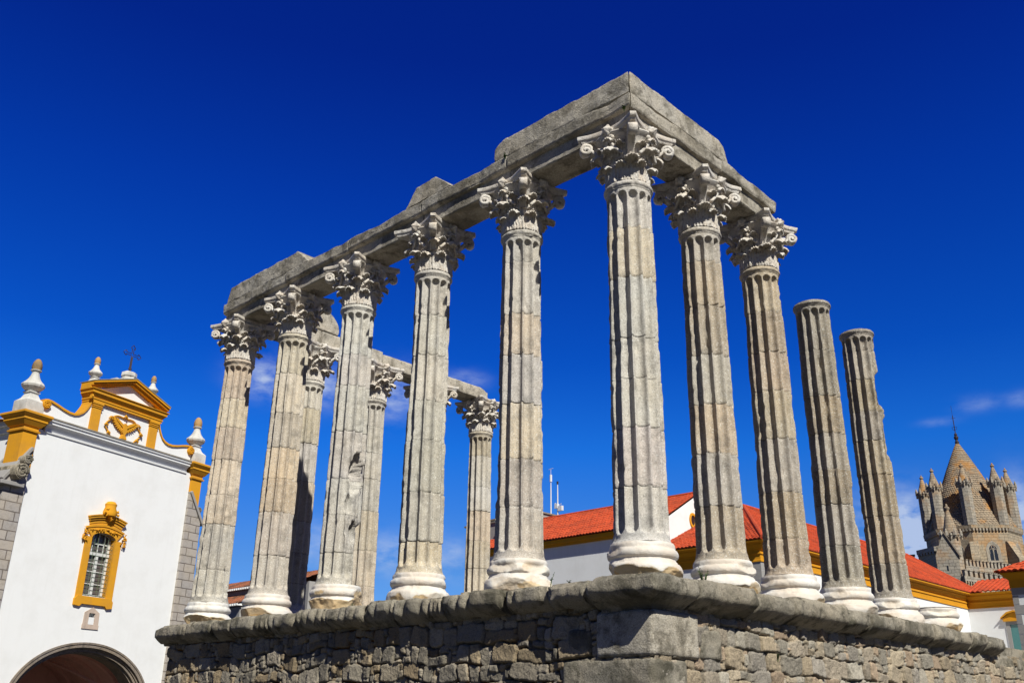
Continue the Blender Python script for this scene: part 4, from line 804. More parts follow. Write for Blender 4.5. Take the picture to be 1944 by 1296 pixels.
for sx in (-1, 1):
    mb = MB()
    for i in range(14):
        rr = random.Random(100 + i); u = -1.33 + sx * (.97 + rr.gauss(0, .05)); z = 8.45 + rr.gauss(0, .12) - i * .02; a_ = rr.uniform(0, 2 * pi); mb.tube([(u, -.06, z), (u + .09 * cos(a_), -.12, z + .09 * sin(a_)), (u + .10 * cos(a_ + 1), -.06, z + .12 * sin(a_ + 1))], [.035, .03, .012], 6)
    mb.build('carved_ear', M['yellow'], wf, smooth=True); mb = MB(); mb.tube([(-1.33 + sx * .08, -.07, 8.66), (-1.33 + sx * .8, -.07, 8.58)], .03, 5)
    for i in range(10): rr = random.Random(200 + i); u = -1.33 + sx * rr.uniform(.1, .8); z = 8.66 - .1 * abs(u + 1.33); a_ = rr.uniform(0, 2 * pi); mb.tube([(u, -.08, z), (u + .07 * cos(a_), -.12, z + .05 * sin(a_)), (u + .12 * cos(a_ + .8), -.08, z + .05 * sin(a_ + .8))], [.03, .03, .01], 5)
    mb.build('carved_garland', M['yellow'], wf, smooth=True)
MB().box(-2.0, -.66, .30, .34, 5.9, 8.6).build('pane', M['greyglass'], wf)
mb = MB(); mb.box(-1.92, -1.86, .22, .28, 5.95, 8.3); mb.box(-.86, -.74, .22, .28, 5.95, 8.3); mb.box(-1.40, -1.26, .20, .27, 5.95, 7.62); mb.box(-1.93, -.73, .20, .28, 7.62, 7.74); mb.box(-1.93, -.73, .22, .28, 5.95, 6.04)
for u in (-1.62, -1.33, -1.04): mb.box(u - .02, u + .02, .24, .28, 7.74, 8.55)
mb.box(-1.93, -.73, .24, .28, 8.08, 8.13)
for z in (6.45, 6.95, 7.3): mb.box(-1.86, -.86, .25, .28, z, z + .03)
mb.build('casement', M['frame'], wf)
mb = MB()
for u in (-1.66, -1.5, -1.15, -.98): mb.tube([(u, .08, 5.95), (u, .08, 8.35)], .010, 5)
for k in range(13): z = 6.0 + .175 * k; mb.tube([(-1.93, .08, z), (-.73, .08, z)], .011, 5)
mb.build('grille', M['grille'], wf)
MB().box(-2.0, -.66, .1, .3, 5.89, 5.95).build('sill', M['quoin'], wf)
# small niche under the window
mb = MB(); ni = [(-1.40, 4.85), (-1.40, 5.30), (-1.25, 5.30), (-1.10, 5.30), (-1.10, 4.85)]; no = [(-1.64, 4.85), (-1.62, 5.32), (-1.25, 5.54), (-.9, 5.32), (-.88, 4.85)]
mb.strip(ni, no, -.03, .1); mb.box(-1.66, -.86, -.04, .1, 4.68, 4.85); mb.build('niche', M['nichestone'], CH)
MB().box(-1.38, -1.12, -.02, .2, 4.86, 5.14).build('niche_block', M['white'], CH)
# ================================================================== BUILDINGS ON THE RIGHT
def roof_patch(name, mat, P00, P10, P01, P11, parent, period=.24, row=.42, amp=.055, thick=.07, sub=6, clip=None):
    """pantile slope: P00->P10 along the eave, P00->P01 up the slope (any quad)"""
    P00, P10, P01, P11 = [np.array(p, float) for p in (P00, P10, P01, P11)]; L_ = max(np.linalg.norm(P10 - P00), np.linalg.norm(P11 - P01)); S_ = max(np.linalg.norm(P01 - P00), np.linalg.norm(P11 - P10))
    nu = max(4, int(L_ / period * sub)) + 1; rows = max(2, int(S_ / row)); vs = sorted([k / rows for k in range(rows)] + [(k + .96) / rows for k in range(rows)] + [1.]); vs = np.array(vs)
    u = np.linspace(0, 1, nu); U, V = np.meshgrid(u, vs, indexing='ij'); P = (1 - U)[..., None] * ((1 - V)[..., None] * P00 + V[..., None] * P01) + U[..., None] * ((1 - V)[..., None] * P10 + V[..., None] * P11)
    e = P10 - P00; e /= np.linalg.norm(e); up = (P01 + P11 - P00 - P10); up /= np.linalg.norm(up); n = np.cross(e, up); n /= np.linalg.norm(n); n *= np.sign(n[2])
    s = (P - P00) @ e; ph = s / period; wav = np.abs(np.sin(pi * ph)) * amp; fr_ = (V * rows) % 1.0; k_ = np.floor(V * rows + 1e-6)
    jit = vnoise(np.stack([np.floor(ph), k_, ph * 0], -1), 7.3, 5, 1) * .012
    P = P + n * (wav + (1 - fr_) * .028 + jit)[..., None]; m_ = nu * len(vs); F = grid_faces(nu, len(vs)); V1 = P.reshape(-1, 3)
    ed = P[:, 0] - n * thick * .0; lo = ed.copy(); lo -= n * (wav[:, 0] + .05)[:, None] * 0 + n * thick; V1 = np.concatenate([V1, lo]); i = np.arange(nu - 1); F = np.concatenate([F, np.stack([i * len(vs), m_ + i, m_ + i + 1, (i + 1) * len(vs)], -1)])
    return link(name, qmesh(name, V1, F, mat, False), parent)
# --- long white building, front faces the temple (local origin at its right front corner)
B1 = thing('white_building', 'long white building with red tiled roof and bright gable behind the near corner column', 'building', (-21.3, 31, 0))
MB().box(-15.0, 0, 0, .4, 0, 11.35).add([(.02, 0, 0), (.02, 8, 0), (.02, 8, 11.8), (.02, 4, 14.04), (.02, 0, 11.8)], [(0, 1, 2, 3, 4)]).box(-15.0, -.02, 7.6, 8, 0, 11.3).build('wall', M['white'], B1)
mb = MB(); mb.box(-15.0, .06, -.28, -.001, 11.36, 11.58); mb.box(-15.0, .03, -.12, -.001, 11.20, 11.36); mb.build('eave_moulding', M['yellow'], B1)
roof_patch('roof', M['tile'], (-15.0, -.45, 11.60), (.04, -.45, 11.60), (-15.0, 4, 14.08), (.04, 4, 14.08), B1)
roof_patch('roof', M['tile'], (.04, 8.45, 11.60), (-15.0, 8.45, 11.60), (.04, 4, 14.08), (-15.0, 4, 14.08), B1)
mb = MB(); mb.tube([(-15.0, 4, 14.10), (.04, 4, 14.10)], .11, 8); mb.build('ridge_tiles', M['tile'], B1)
mb = MB(); n_ = 28; mb.strip([(0 + .22 * cos(2 * pi * i / n_), .30 * sin(2 * pi * i / n_)) for i in range(n_ + 1)], [(.34 * cos(2 * pi * i / n_), .44 * sin(2 * pi * i / n_)) for i in range(n_ + 1)], 0, .08)
V = [(.09 - y, 3.05 + x, 12.28 + z) for x, y, z in mb.v]; m2 = MB(); m2.add(V, mb.f); ow_ = m2.build('oval_window', M['yellow'], B1); m3 = MB(); m3.prism([(.23 * cos(2 * pi * i / n_), .31 * sin(2 * pi * i / n_)) for i in range(n_)], 0, .02); m4 = MB(); m4.add([(.03 - y, 3.05 + x, 12.28 + z) for x, y, z in m3.v], m3.f); m4.build('pane', M['glass'], ow_)
# grey roof block with two masts behind the ridge
gb = thing('roof_block', 'weathered grey rendered block rising above the left part of the red roof', 'roof block', (-33.9, 32.2, 0))
mb = MB(); mb.box(-5, 0, 2.4, 9, 11.8, 14.5); mb.box(-4.6, -.9, 0, 2.38, 11.6, 13.66); mb.build('wall', M['quoin'], gb); mb = MB(); mb.box(-5.1, .1, 2.3, 9.1, 14.5, 14.6); mb.box(-4.7, -.8, -.1, 2.28, 13.66, 13.76); mb.build('coping', M['darkstone'], gb)
mb = MB(); mb.tube([(-1.2, -.05, 12.2), (-1.7, -.05, 12.9)], .05); mb.build('pipe', M['iron'], gb)
for (x_, y_, ztop, lb) in ((-34.2, 36.2, 16.95, 'left antenna mast on the grey roof block, slim with a small top fitting'), (-34.45, 37.2, 17.0, 'right antenna mast on the grey roof block, bulky bracket low down')):
    an = thing('antenna_mast', lb, 'antenna', (x_, y_, 14.6), 0, 'antenna masts on the roof block'); z0 = 14.6; h = ztop - z0
    MB().tube([(0, 0, 0), (0, 0, h * .7), (0, 0, h)], [.05, .045, .03], 8).build('mast', M['antenna'], an)
    if y_ < 37: MB().tube([(0, 0, h), (0, 0, h + .5)], .09, 8).tube([(-.2, 0, h + .9), (.2, 0, h + .95)], .02, 5).tube([(0, 0, h + .4), (0, 0, h + .95)], .015, 5).build('whip', M['antenna'], an)
    else: MB().box(-.22, .05, -.1, .1, h * .28, h * .42).box(.05, .42, -.08, .14, h * .2, h * .34).tube([(-.25, 0, h * .45), (0, 0, h * .35), (.35, 0, h * .4)], .025, 5).build('bracket', M['antenna'], an); MB().tube([(0, 0, h), (0, 0, h + .2)], .07, 8).build('cap', M['iron'], an)
# --- hipped wing running away to the right
W2 = thing('hipped_building', 'white wing with ochre frieze and hipped red roof, seen between the right-hand columns', 'building', (-15, 30.3, 0))
mb = MB(); mb.box(-6.3, 0, 0, 31.2, 0, 9.0); mb.build('wall', M['white'], W2)
def frieze_run(m_, pts, pr, y_in=.0):
    """ochre moulded band round a corner: pts plan polyline (outer wall line), pr (projection, z)"""
    pts = [np.array(p, float) for p in pts]; N = []
    for i in range(len(pts) - 1): d = pts[i + 1] - pts[i]; d /= np.linalg.norm(d); N.append(np.array([d[1], -d[0]]))
    Vn = [N[0]] + [(N[i - 1] + N[i]) / (1 + N[i - 1] @ N[i]) for i in range(1, len(pts) - 1)] + [N[-1]]; k = len(pr)
    V = [(*(p + v * a), z) for p, v in zip(pts, Vn) for a, z in pr]; F = [(i * k + j, (i + 1) * k + j, (i + 1) * k + (j + 1) % k, i * k + (j + 1) % k) for i in range(len(pts) - 1) for j in range(k)] + [tuple(range(k)), tuple(range((len(pts) - 1) * k + k - 1, (len(pts) - 1) * k - 1, -1))]
    return m_.add(V, F)
fp = [(-.05, 8.90), (.06, 8.90), (.06, 8.98), (.03, 9.0), (.03, 9.24), (.09, 9.27), (.09, 9.34), (.03, 9.36), (.03, 9.48), (.10, 9.52), (.20, 9.66), (.24, 9.68), (.24, 9.76), (.36, 9.82), (.47, 9.84), (.47, 9.90), (-.05, 9.90)]
frieze_run(MB(), [(-6.3, 0), (0, 0), (0, 27.9)], fp).build('frieze', M['yellowdeep'], W2)
zr = 13.5; ez_ = 9.93; o_ = .5; sl = 3.6 / 5.0
roof_patch('roof', M['tile'], (o_, -o_, ez_), (o_, 31.3, ez_), (-5, 7.4, zr), (-5, 31.3, zr), W2, sub=5)
roof_patch('roof', M['tile'], (-6.28, -o_, ez_), (o_, -o_, ez_), (-6.28, 7.4, zr), (-5, 7.4, zr), W2, sub=5)
MB().add([(-5, 8.5, zr), (-5, 31.3, zr), (-10.5, 31.3, 9.6), (-10.5, 8.5, 9.6)], [(0, 1, 2, 3)]).build('roof', M['tile'], W2)
mb = MB(); mb.tube([(o_, -o_, ez_ + .05), (-5, 7.4, zr + .05)], .12, 8); mb.tube([(-5, 7.4, zr + .05), (-5, 31.3, zr + .05)], .12, 8); mb.tube([(-5, 31.3, zr + .05), (o_, 31.3, ez_ + .05)], .10, 8); mb.build('ridge_tiles', M['tile'], W2)
mb = MB(); mb.add([(0, 31.1, 9.9), (-5, 31.1, 13.45), (-10, 31.1, 9.9)], [(0, 1, 2)]); mb.build('gable', M['white'], W2)
mb = MB()
for k in range(18): z0 = 9.0 - .5 * (k + 1); L_ = .75 if k % 2 else .45; mb.box(-L_, .012, -.012, L_, z0 + .01, z0 + .49)
mb.build('quoin_stones', M['quoin'], W2)
mb = MB(); a_ = arc(0, 0, .62, .62, pi, 0, 16); b_ = arc(0, 0, .42, .42, pi, 0, 16); mb.strip(b_, a_, 0, .1); mb.box(-.62, -.42, 0, .1, -2.2, 0); mb.box(.42, .62, 0, .1, -2.2, 0)
for yy, lab in ((19.6, 0), (9.5, 1)):
    m2 = MB(); m2.add([(.1 - y, yy + x, 7.5 + z) for x, y, z in mb.v], mb.f); wdw = m2.build('window', M['yellow'], W2); MB().box(.0, .015, yy - .45, yy + .45, 5.3, 7.9).build('pane', M['glass'], wdw)
# --- cross wing at the far end
W3 = thing('end_wing', 'low white wing with coarse red roof tiles and ochre frieze under the cathedral tower', 'building', (-14.95, 58.2, 0))
MB().box(-.04, 14, .0, 6, 0, 9.0).build('wall', M['white'], W3)
frieze_run(MB(), [(-.03, 0), (14, 0)], fp).build('frieze', M['yellowdeep'], W3)
roof_patch('roof', M['tile'], (.1, -.5, ez_), (14, -.5, ez_), (.0, 3.0, 11.1), (14, 3.0, 11.1), W3, period=.34, row=.6, amp=.09, sub=7)
wd = MB(); wd.box(2.25, 2.5, -.06, .1, 5.2, 7.75); wd.box(3.3, 3.55, -.06, .1, 5.2, 7.75); wd.box(2.25, 3.55, -.06, .1, 7.75, 7.95); wdo = wd.build('window', M['quoin'], W3)
mb = MB(); mb.box(2.15, 3.65, -.18, .1, 7.95, 8.08); mb.prism([(2.05, 8.08), (3.75, 8.08), (3.3, 8.42), (2.9, 8.52), (2.5, 8.42)], -.12, .1); mb.prism([(2.0, 8.12), (2.05, 8.24), (2.45, 8.55), (2.9, 8.66), (3.35, 8.55), (3.75, 8.24), (3.8, 8.12), (3.3, 8.44), (2.9, 8.54), (2.5, 8.44)], -.25, .05); mb.build('hood', M['yellow'], wdo)
MB().box(2.5, 3.3, -.01, .02, 5.2, 7.75).build('pane', M['tealglass'], wdo)
mb = MB()
for k in range(10): mb.tube([(2.3 + .13 * k, -.28, 5.2), (2.3 + .13 * k, -.28, 6.0)], .014, 5)
mb.tube([(2.25, -.28, 6.0), (3.55, -.28, 6.0)], .02, 5); mb.box(2.2, 3.6, -.3, 0, 5.1, 5.2); mb.build('balcony_railing', M['iron'], wdo)
# --- near building at the right edge
W4 = thing('corner_building', 'white building with grey quoins and red eave cut off by the right edge', 'building', (-3.0, 28, 0))
MB().box(0, 14, 0, 10, 0, 6.5).build('wall', M['white'], W4)
frieze_run(MB(), [(0, 10), (0, 0), (14, 0)], [(-.05, 6.45), (.04, 6.45), (.04, 6.75), (.10, 6.8), (.20, 6.92), (.25, 6.98), (.25, 7.02), (-.05, 7.02)]).build('frieze', M['yellowdeep'], W4)
roof_patch('roof', M['tile'], (-.4, -.4, 7.04), (14, -.4, 7.04), (5, 5, 9.6), (14, 5, 9.6), W4, period=.22)
roof_patch('roof', M['tile'], (-.4, 10.4, 7.04), (-.4, -.4, 7.04), (5, 5.2, 9.6), (5, 5, 9.6), W4, period=.22)
mb = MB()
for k in range(20): z0 = 6.9 - .36 * (k + 1); L_ = .60 if k % 2 else .20; mb.box(-.012, L_, -.012, L_, z0 + .012, z0 + .348)
mb.build('quoin_stones', M['quoin'], W4)
# --- low brown-roofed houses behind the left end of the temple
HB = thing('brown_roofed_house', 'low house with brown weathered roof tiles glimpsed between the two leftmost columns', 'house', (-44, 20, 0))
MB().box(-9, 5.2, 0, 3.2, 0, 8.85).box(-7, 2.2, -2.6, -.02, 0, 7.35).build('wall', M['quoin'], HB)
roof_patch('roof', M['oldtile'], (-9.3, -.35, 8.95), (5.3, -.35, 8.95), (-9.3, 1.7, 9.75), (5.3, 1.7, 9.75), HB, period=.26, row=.4, amp=.07, sub=5)
roof_patch('roof', M['oldtile'], (5.3, 3.5, 8.95), (-9.3, 3.5, 8.95), (5.3, 1.7, 9.75), (-9.3, 1.7, 9.75), HB, period=.26, row=.4, amp=.07, sub=4)
roof_patch('roof', M['oldtile'], (-7.2, -2.9, 7.5), (2.5, -2.9, 7.5), (-5.5, -.02, 8.5), (2.5, -.02, 8.5), HB, period=.26, row=.4, amp=.07, sub=5)
mb = MB()
for k in range(55): mb.box(-9.2 + .26 * k, -9.06 + .26 * k, -.42, -.1, 8.86, 8.97)
mb.build('eave_mortar', M['white'], HB); mb = MB()
for k in range(37): mb.box(-7.1 + .26 * k, -6.96 + .26 * k, -2.97, -2.6, 7.41, 7.52)
mb.build('eave_mortar', M['white'], HB)
# ================================================================== CATHEDRAL TOWER (local metres; built 1.58 times the survey sheet, at 150 m)
KT = 150 / 95.
TZ = 1.6 - 1.6 * KT
TX, TY = 8.9276 + (-20.34 - 8.9276) * KT, -12.1827 + (78.2 + 12.1827) * KT
AZC = rad(-72.06)      # towards the camera
TW = thing('lantern_tower', 'octagonal cathedral lantern tower with a conical stone-scale roof ringed by small turrets', 'tower', (TX, TY, 0), AZC)
# local x points to the camera, local y to the camera's left... heights in sheet units z -> (z*KT+TZ)
def tzz(z): return z * KT + TZ
def tl(prof): return [(r * KT, tzz(z)) for r, z in prof]
def octa(prof, c=(0, 0), n=8, ph=0.): m_ = MB(); return m_.lathe([(r * KT, tzz(z)) for r, z in prof], (c[0] * KT, c[1] * KT), n, ph)
octa([(3.95, 0), (3.95, 17.15), (4.12, 17.35), (4.14, 17.62), (3.9, 17.66)], n=8).build('octagon', M['tower'], TW, uv=True)
octa([(4.0, 17.3), (4.05, 17.66), (.0001 + 3.7, 17.7)], n=8).build('cornice_band', M['towergrey'], TW)
CB = []
for k in range(8):
    a0, a1 = k * pi / 4, (k + 1) * pi / 4
    for j in range(11):
        f = (j + .5) / 11; p = np.array([cos(a0) * (1 - f) + cos(a1) * f, sin(a0) * (1 - f) + sin(a1) * f]) * 4.02 * KT; am = (a0 + a1) / 2; d = np.array([cos(am), sin(am)]); t = np.array([-d[1], d[0]])
        if k in (2, 3, 4): continue
        if not CB: CB.append(MB().box(-.1, .16, -.11, .11, 0, .35).build('corbel', M['towergrey'], TW)); oc = CB[0]
        else: oc = CB[0].copy(); COL.objects.link(oc)
        oc.location = (p[0], p[1], tzz(17.12)); oc.rotation_euler = (0, 0, am)
# stone-scale cone
n, rows = 72 * 3, 42; T = np.linspace(0, 2 * pi, n, endpoint=False); prof_ = []
for i in range(rows):
    for f in (0., .93): z = 17.6 + (26.05 - 17.6) * (i + f) / rows; prof_.append((3.72 * (1 - (z - 17.6) / 8.62) ** .93 + (.035 * (1 - f)), z, i))
PR = np.array(prof_); TT, RR = np.meshgrid(T, PR[:, 0], indexing='ij'); ZZ_ = np.broadcast_to(PR[:, 1], RR.shape); II = np.broadcast_to(PR[:, 2], RR.shape)
sc_ = .035 * np.abs(np.cos(TT * 36 + (II % 2) * pi / 2)) * np.clip(RR, 0, 1.5); R2 = RR + sc_ - .02 + vnoise(np.stack([TT * 36 / pi, II * 1., RR * 0], -1), 3, 4) * .02
V = np.stack([R2 * np.cos(TT) * KT, R2 * np.sin(TT) * KT, ZZ_ * KT + TZ], -1); link('cone_roof', (lambda me: (uvwalls(me), me)[1])(qmesh('cone_roof', V.reshape(-1, 3), grid_faces(n, len(PR), wu=True), M['scales'], False)), TW)
octa([(.16, 25.85), (.20, 26.1), (.13, 26.2), (.12, 26.35), (.2, 26.45), (.21, 26.6), (.12, 26.7), (.15, 26.85), (.05, 27.0)], n=10).build('finial', M['iron'], TW)
mb = MB(); mb.tube([(0, 0, tzz(26.9)), (0, 0, tzz(28.7))], .06, 6); mb.tube([(0, 0, tzz(28.7)), (.02, 0, tzz(29.7))], .025, 5)
for a_ in range(4):
    d = (cos(a_ * pi / 2), sin(a_ * pi / 2)); mb.tube([(0, 0, tzz(27.3)), (d[0] * .28, d[1] * .28, tzz(27.35)), (d[0] * .34, d[1] * .34, tzz(27.55)), (d[0] * .12, d[1] * .12, tzz(27.6)), (0, 0, tzz(27.5))], .035, 5)
mb.tube([(0, -.35, tzz(28.45)), (0, .35, tzz(28.45))], .03, 5); mb.build('weather_vane', M['iron'], TW)
def turret(px, py, zb, zc, r, mat='towergrey', sp=1.0, name='turret', n=8):
    """sheet units: shaft to zc, crown, spirelet"""
    t_ = octa([(r * .98, zb), (r * .98, zc - .16), (r * 1.18, zc), (r * 1.18, zc + .10), (r * .95, zc + .11)], (px, py), n, pi / 8).build(name, M[mat], TW, uv=True)
    mb = MB()
    for k in range(8):
        a = pi / 8 + k * pi / 4; x, y = (px + cos(a) * r * 1.12) * KT, (py + sin(a) * r * 1.12) * KT; w_ = r * .21 * KT
        mb.lathe([(w_, tzz(zc + .1)), (w_, tzz(zc + .44)), (w_ * .55, tzz(zc + .5)), (w_ * .7, tzz(zc + .54)), (.01, tzz(zc + .70))], (x, y), 5, a)
        a2 = a + pi / 8; x, y = (px + cos(a2) * r * 1.06) * KT, (py + sin(a2) * r * 1.06) * KT; mb.lathe([(w_ * .9, tzz(zc + .1)), (w_ * .9, tzz(zc + .27)), (.01, tzz(zc + .3))], (x, y), 5, a2)
        mb.lathe([(w_ * .5, tzz(zc - .2)), (w_ * .7, tzz(zc))], (x, y), 5, a2)
    mb.build('battlement', M['towergrey'], t_)
    octa([(r * .92, zc + .1), (r * .80, zc + .45), (r * .50, zc + 1.0 * sp), (r * .22, zc + 1.55 * sp), (r * .18, zc + 1.6 * sp), (r * .30, zc + 1.68 * sp), (r * .30, zc + 1.78 * sp), (r * .12, zc + 1.86 * sp), (r * .14, zc + 1.93 * sp), (.01, zc + 2.02 * sp)], (px, py), 12).build('spirelet', M['scales'], t_, smooth=True, uv=True)
    return t_
for k in range(8):
    a = k * pi / 4; turret(3.55 * cos(a), 3.55 * sin(a), 17.6, 21.25, .58)
# gargoyle
gx, gy = 3.9 * cos(pi / 4) * KT, -3.9 * sin(pi / 4) * KT
# windows of the lantern, one on each face in view, and sloping buttresses at the corners
def on_face(k, m_):   # face between corners k and k+1 (k may be negative); m_ in (s along face, out, z)
    am = (k + .5) * pi / 4; ap = 3.95 * KT * cos(pi / 8); d = np.array([cos(am), sin(am)]); t = np.array([d[1], -d[0]]) * -1
    m2 = MB(); m2.add([(*(d * (ap + y) + t * x), z) for x, y, z in m_.v], m_.f); return m2
def gothic(hw, z0, z1, n=10):   # pointed outline open at the bottom
    z1s = z1 - hw * 1.35; L_ = [(-hw, z0), (-hw, z1s)]; R_ = 2.0 * hw
    for i in range(1, n + 1): a = pi - (pi * .333) * i / n * 1.0; L_.append((hw + R_ * cos(a) * 1.0, z1s + R_ * sin(a) * .78))
    L_[-1] = (0, L_[-1][1]); return L_ + [(-x, z) for x, z in reversed(L_[:-1])]
for k in (-3, -2, -1, 0, 1, 2):
    mb = MB(); z0, z1 = tzz(14.55), tzz(16.25)
    for i, (hw, y0, y1) in enumerate(((.95, -.02, .07), (.80, -.05, .05), (.66, -.09, .02))):
        mb.strip(gothic(hw - .13, z0, z1 - .17 * i - .16), gothic(hw, z0, z1 - .17 * i), y0, y1)
    mb.box(-.95, .95, -.05, .16, z0 - .22, z0); win = on_face(k, mb).build('gothic_window', M['towergrey'], TW)
    g_ = gothic(.55, z0, z1 - .48); mg = MB(); mg.prism(g_, -.12, .006); on_face(k, mg).build('pane', M['glass'], win)
    mt = MB(); mt.box(-.05, .05, -.05, .05, z0, z1 - 1.0)
    for sx in (-1, 1): gg = gothic(.25, z0 + .9, z0 + 1.65); mt.strip([(x + sx * .27, z) for x, z in gothic(.20, z0 + .9, z0 + 1.58)], [(x + sx * .27, z) for x, z in gg], -.05, .05)
    mt.strip([(.17 * cos(2 * pi * i / 12), z0 + 1.85 + .17 * sin(2 * pi * i / 12)) for i in range(13)], [(.24 * cos(2 * pi * i / 12), z0 + 1.85 + .24 * sin(2 * pi * i / 12)) for i in range(13)], -.05, .05); on_face(k, mt).build('tracery', M['towergrey'], win)
for k in range(8):
    a = k * pi / 4; d = np.array([cos(a), sin(a)]); t = np.array([-d[1], d[0]]); V = []
    for s in (-.55, .55):
        for o, z in ((3.7, 10), (5.0, 10), (4.95, 14.6), (4.0, 16.2), (3.7, 16.2)): V.append((*((d * o) * KT + t * s), tzz(z)))
    MB().add(V, [(0, 1, 2, 3, 4), (9, 8, 7, 6, 5), (0, 5, 6, 1), (1, 6, 7, 2), (2, 7, 8, 3), (3, 8, 9, 4)]).build('buttress', M['tower'], TW, uv=True)
# lower parts in front: local x = towards camera (dep negative = nearer), local y = left
def P_(s, dep, z): return (-dep * KT, s * KT, tzz(z))   # s to the right of the tower axis, in sheet units
def fbox(m_, s0, s1, d0, d1, z0, z1):
    x0, x1 = sorted((-d0 * KT, -d1 * KT)); y0, y1 = sorted((s0 * KT, s1 * KT)); return m_.box(x0, x1, y0, y1, tzz(z0), tzz(z1))
ST = thing('stair_turret', 'square grey stair turret with gable and pointed roof before the lantern tower', 'turret', (TX, TY, 0), AZC)
mb = MB(); sc0, sc1, dd0, dd1 = -2.99, -1.30, -10, -8.2; fbox(mb, sc0, sc1, dd0, dd1, 0, 14.25)
V = [P_(sc0, dd0, 14.25), P_(sc1, dd0, 14.25), P_((sc0 + sc1) / 2 - .05, dd0, 16.05), P_(sc0, dd1, 14.25), P_(sc1, dd1, 14.25), P_((sc0 + sc1) / 2 - .05, dd1, 16.05)]
mb.add(V, [(0, 1, 2), (5, 4, 3), (0, 3, 4, 1), (1, 4, 5, 2), (2, 5, 3, 0)]); mb.build('wall', M['towergrey'], ST, uv=True)
mb = MB(); c0 = (sc0 + sc1) / 2 - .05
for s_ in (sc1 + .12,): 
    A = [P_(s_, dd0 - .12, 14.05), P_(c0, dd0 - .12, 16.12), P_(c0, dd0 - .12, 16.3), P_(s_ + .08, dd0 - .12, 14.12)]; B = [P_(s_, dd0 + .3, 14.05), P_(c0, dd0 + .3, 16.12), P_(c0, dd0 + .3, 16.3), P_(s_ + .08, dd0 + .3, 14.12)]; mb.add(A + B, [(0, 1, 2, 3), (7, 6, 5, 4), (0, 4, 5, 1), (1, 5, 6, 2), (2, 6, 7, 3), (3, 7, 4, 0)])
mb.build('gable_coping', M['darkstone'], ST)
mb = MB(); fbox(mb, -2.28, -2.16, dd0 - .012, dd0 + .1, 13.0, 13.42); mb.build('slit_window', M['glass'], ST)
TW_, TW = TW, ST
t3 = turret(9.1, -1.62, 0, 15.75, .72, 'towergrey', 1.42)
TW = TW_
# dark flank wall and transept walls with battlements
TR = thing('transept', 'weathered transept wall with a battlement and corbel row below the lantern tower', 'cathedral wall', (TX, TY, 0), AZC)
def wallrun(s0, d0, z0, s1, d1, z1, th=.5, mer=True, corb=True, par=None, cnt=12):
    p0, p1 = np.array(P_(s0, d0, z0)), np.array(P_(s1, d1, z1)); L_ = p1 - p0; t = L_[:2] / np.linalg.norm(L_[:2]); nrm = np.array([-t[1], t[0]]); nrm = nrm if nrm[0] < 0 else -nrm
    def bx(m_, f0, f1, o0, o1, za, zb):
        V = [];
        for f in (f0, f1):
            p = p0 + L_ * f
            for o in (o0, o1): V += [(*(p[:2] + nrm * o), p[2] + za), (*(p[:2] + nrm * o), p[2] + zb)]
        m_.add(V, [(0, 1, 3, 2), (4, 6, 7, 5), (0, 4, 5, 1), (2, 3, 7, 6), (1, 5, 7, 3), (0, 2, 6, 4)])
    m_ = MB(); bx(m_, 0, 1, 0, 3, -30, 0); m_.build('wall', M['tower'], par, uv=True)
    m_ = MB(); bx(m_, 0, 1, -.28, .3, -.55, .05); m_.build('parapet', M['towergrey'], par, uv=True)
    if mer:
        m_ = MB()
        for j in range(cnt): f = (j + .2) / cnt; bx(m_, f, f + .55 / cnt, -.28, .25, .05, .75); bx(m_, f - .01 / cnt, f + .57 / cnt, -.34, .3, .75, .84)
        m_.build('battlement', M['towergrey'], par)
    if corb:
        m_ = MB()
        for j in range(cnt * 2): f = (j + .2) / cnt / 2; bx(m_, f, f + .25 / cnt, -.26, .02, -.85, -.55)
        m_.build('corbel_row', M['towergrey'], par)
wallrun(-1.0, -9.0, 13.45, 2.9, -5.2, 13.3, par=TR, cnt=15)
wallrun(-1.2, -10.2, 12.5, 3.4, -6.4, 11.9, par=TR, cnt=13)
wallrun(-4.7, -1.0, 16.1, -3.0, -6.0, 15.6, par=TR, cnt=3, mer=False)
mb = MB()
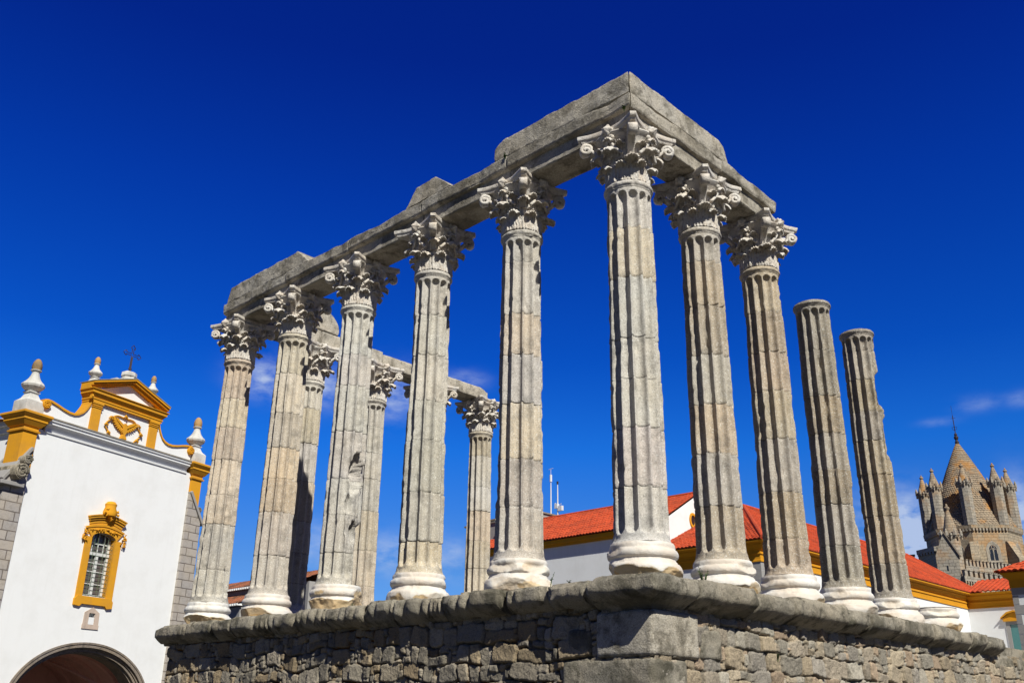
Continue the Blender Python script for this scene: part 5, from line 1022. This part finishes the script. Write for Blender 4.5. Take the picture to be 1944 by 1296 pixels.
for (a, b) in ((-5.85, -5.38), (-5.05, -4.62)): fbox(mb, a, b, 4.6, 5.0, 14, 16.6); fbox(mb, a - .05, b + .05, 4.55, 5.05, 16.55, 16.66)
fbox(mb, -7, -3, 4.6, 5.0, 0, 15.9); mb.build('far_battlement', M['tower'], TR, uv=True)

# ================================================================== WEEDS on the podium
def weed(x, y, z, h, seed, label, n=7):
    rng_ = random.Random(seed); t_ = thing('weed', label, 'weed', (x, y, z), 0, 'weeds growing on the podium'); st = MB(); lf = MB()
    for k in range(n):
        a = rng_.uniform(0, 2 * pi); L_ = h * rng_.uniform(.5, 1.1); pts = [(0, 0, -.03), (.1 * L_ * cos(a), .1 * L_ * sin(a), L_ * .5), (.28 * L_ * cos(a), .28 * L_ * sin(a), L_)]; st.tube(pts, [.006, .005, .003], 4)
        for j in range(7):
            f = rng_.uniform(.25, 1); p = np.array(pts[1]) * (1 - abs(2 * f - 1)) + (np.array(pts[2]) * (2 * f - 1) if f > .5 else 0); b = rng_.uniform(0, 2 * pi); s = rng_.uniform(.018, .04); q = np.array([cos(b), sin(b), rng_.uniform(-.2, .6)]) * s; r_ = np.array([-sin(b), cos(b), 0]) * s * .4
            lf.add([p, p + q * .5 + r_, p + q, p + q * .5 - r_], [(0, 1, 2, 3)])
    st.build('stem', M['leafgreen'], t_); lf.build('leaves', M['leafgreen'], t_)
weed(-1.55, -.45, ZP - .02, .26, 1, 'thin upright weed on the cornice left of the near corner column base', 4)
weed(-1.1, -.5, ZP - .02, .08, 2, 'tiny tuft of weed close to the left side of the corner base', 6)
weed(.30, 1.25, ZP - .02, .34, 3, 'dark leafy weed between the corner base and the next base to the right', 22)
weed(-6.9, -.45, ZP - .02, .12, 4, 'low weed on the cornice between the broken base and the next one', 9)
weed(XW + .02, 3.1, 2.55, .09, 5, 'bright green tuft growing from the rubble wall on the right face', 12)
weed(-2.72, -.50, 12.28, .10, 6, 'small ochre-green tuft in the beam joint above the first column to the left', 9)
weed(.36, -.52, 11.95, .09, 7, 'small tuft growing under the mitred corner of the beams', 8)
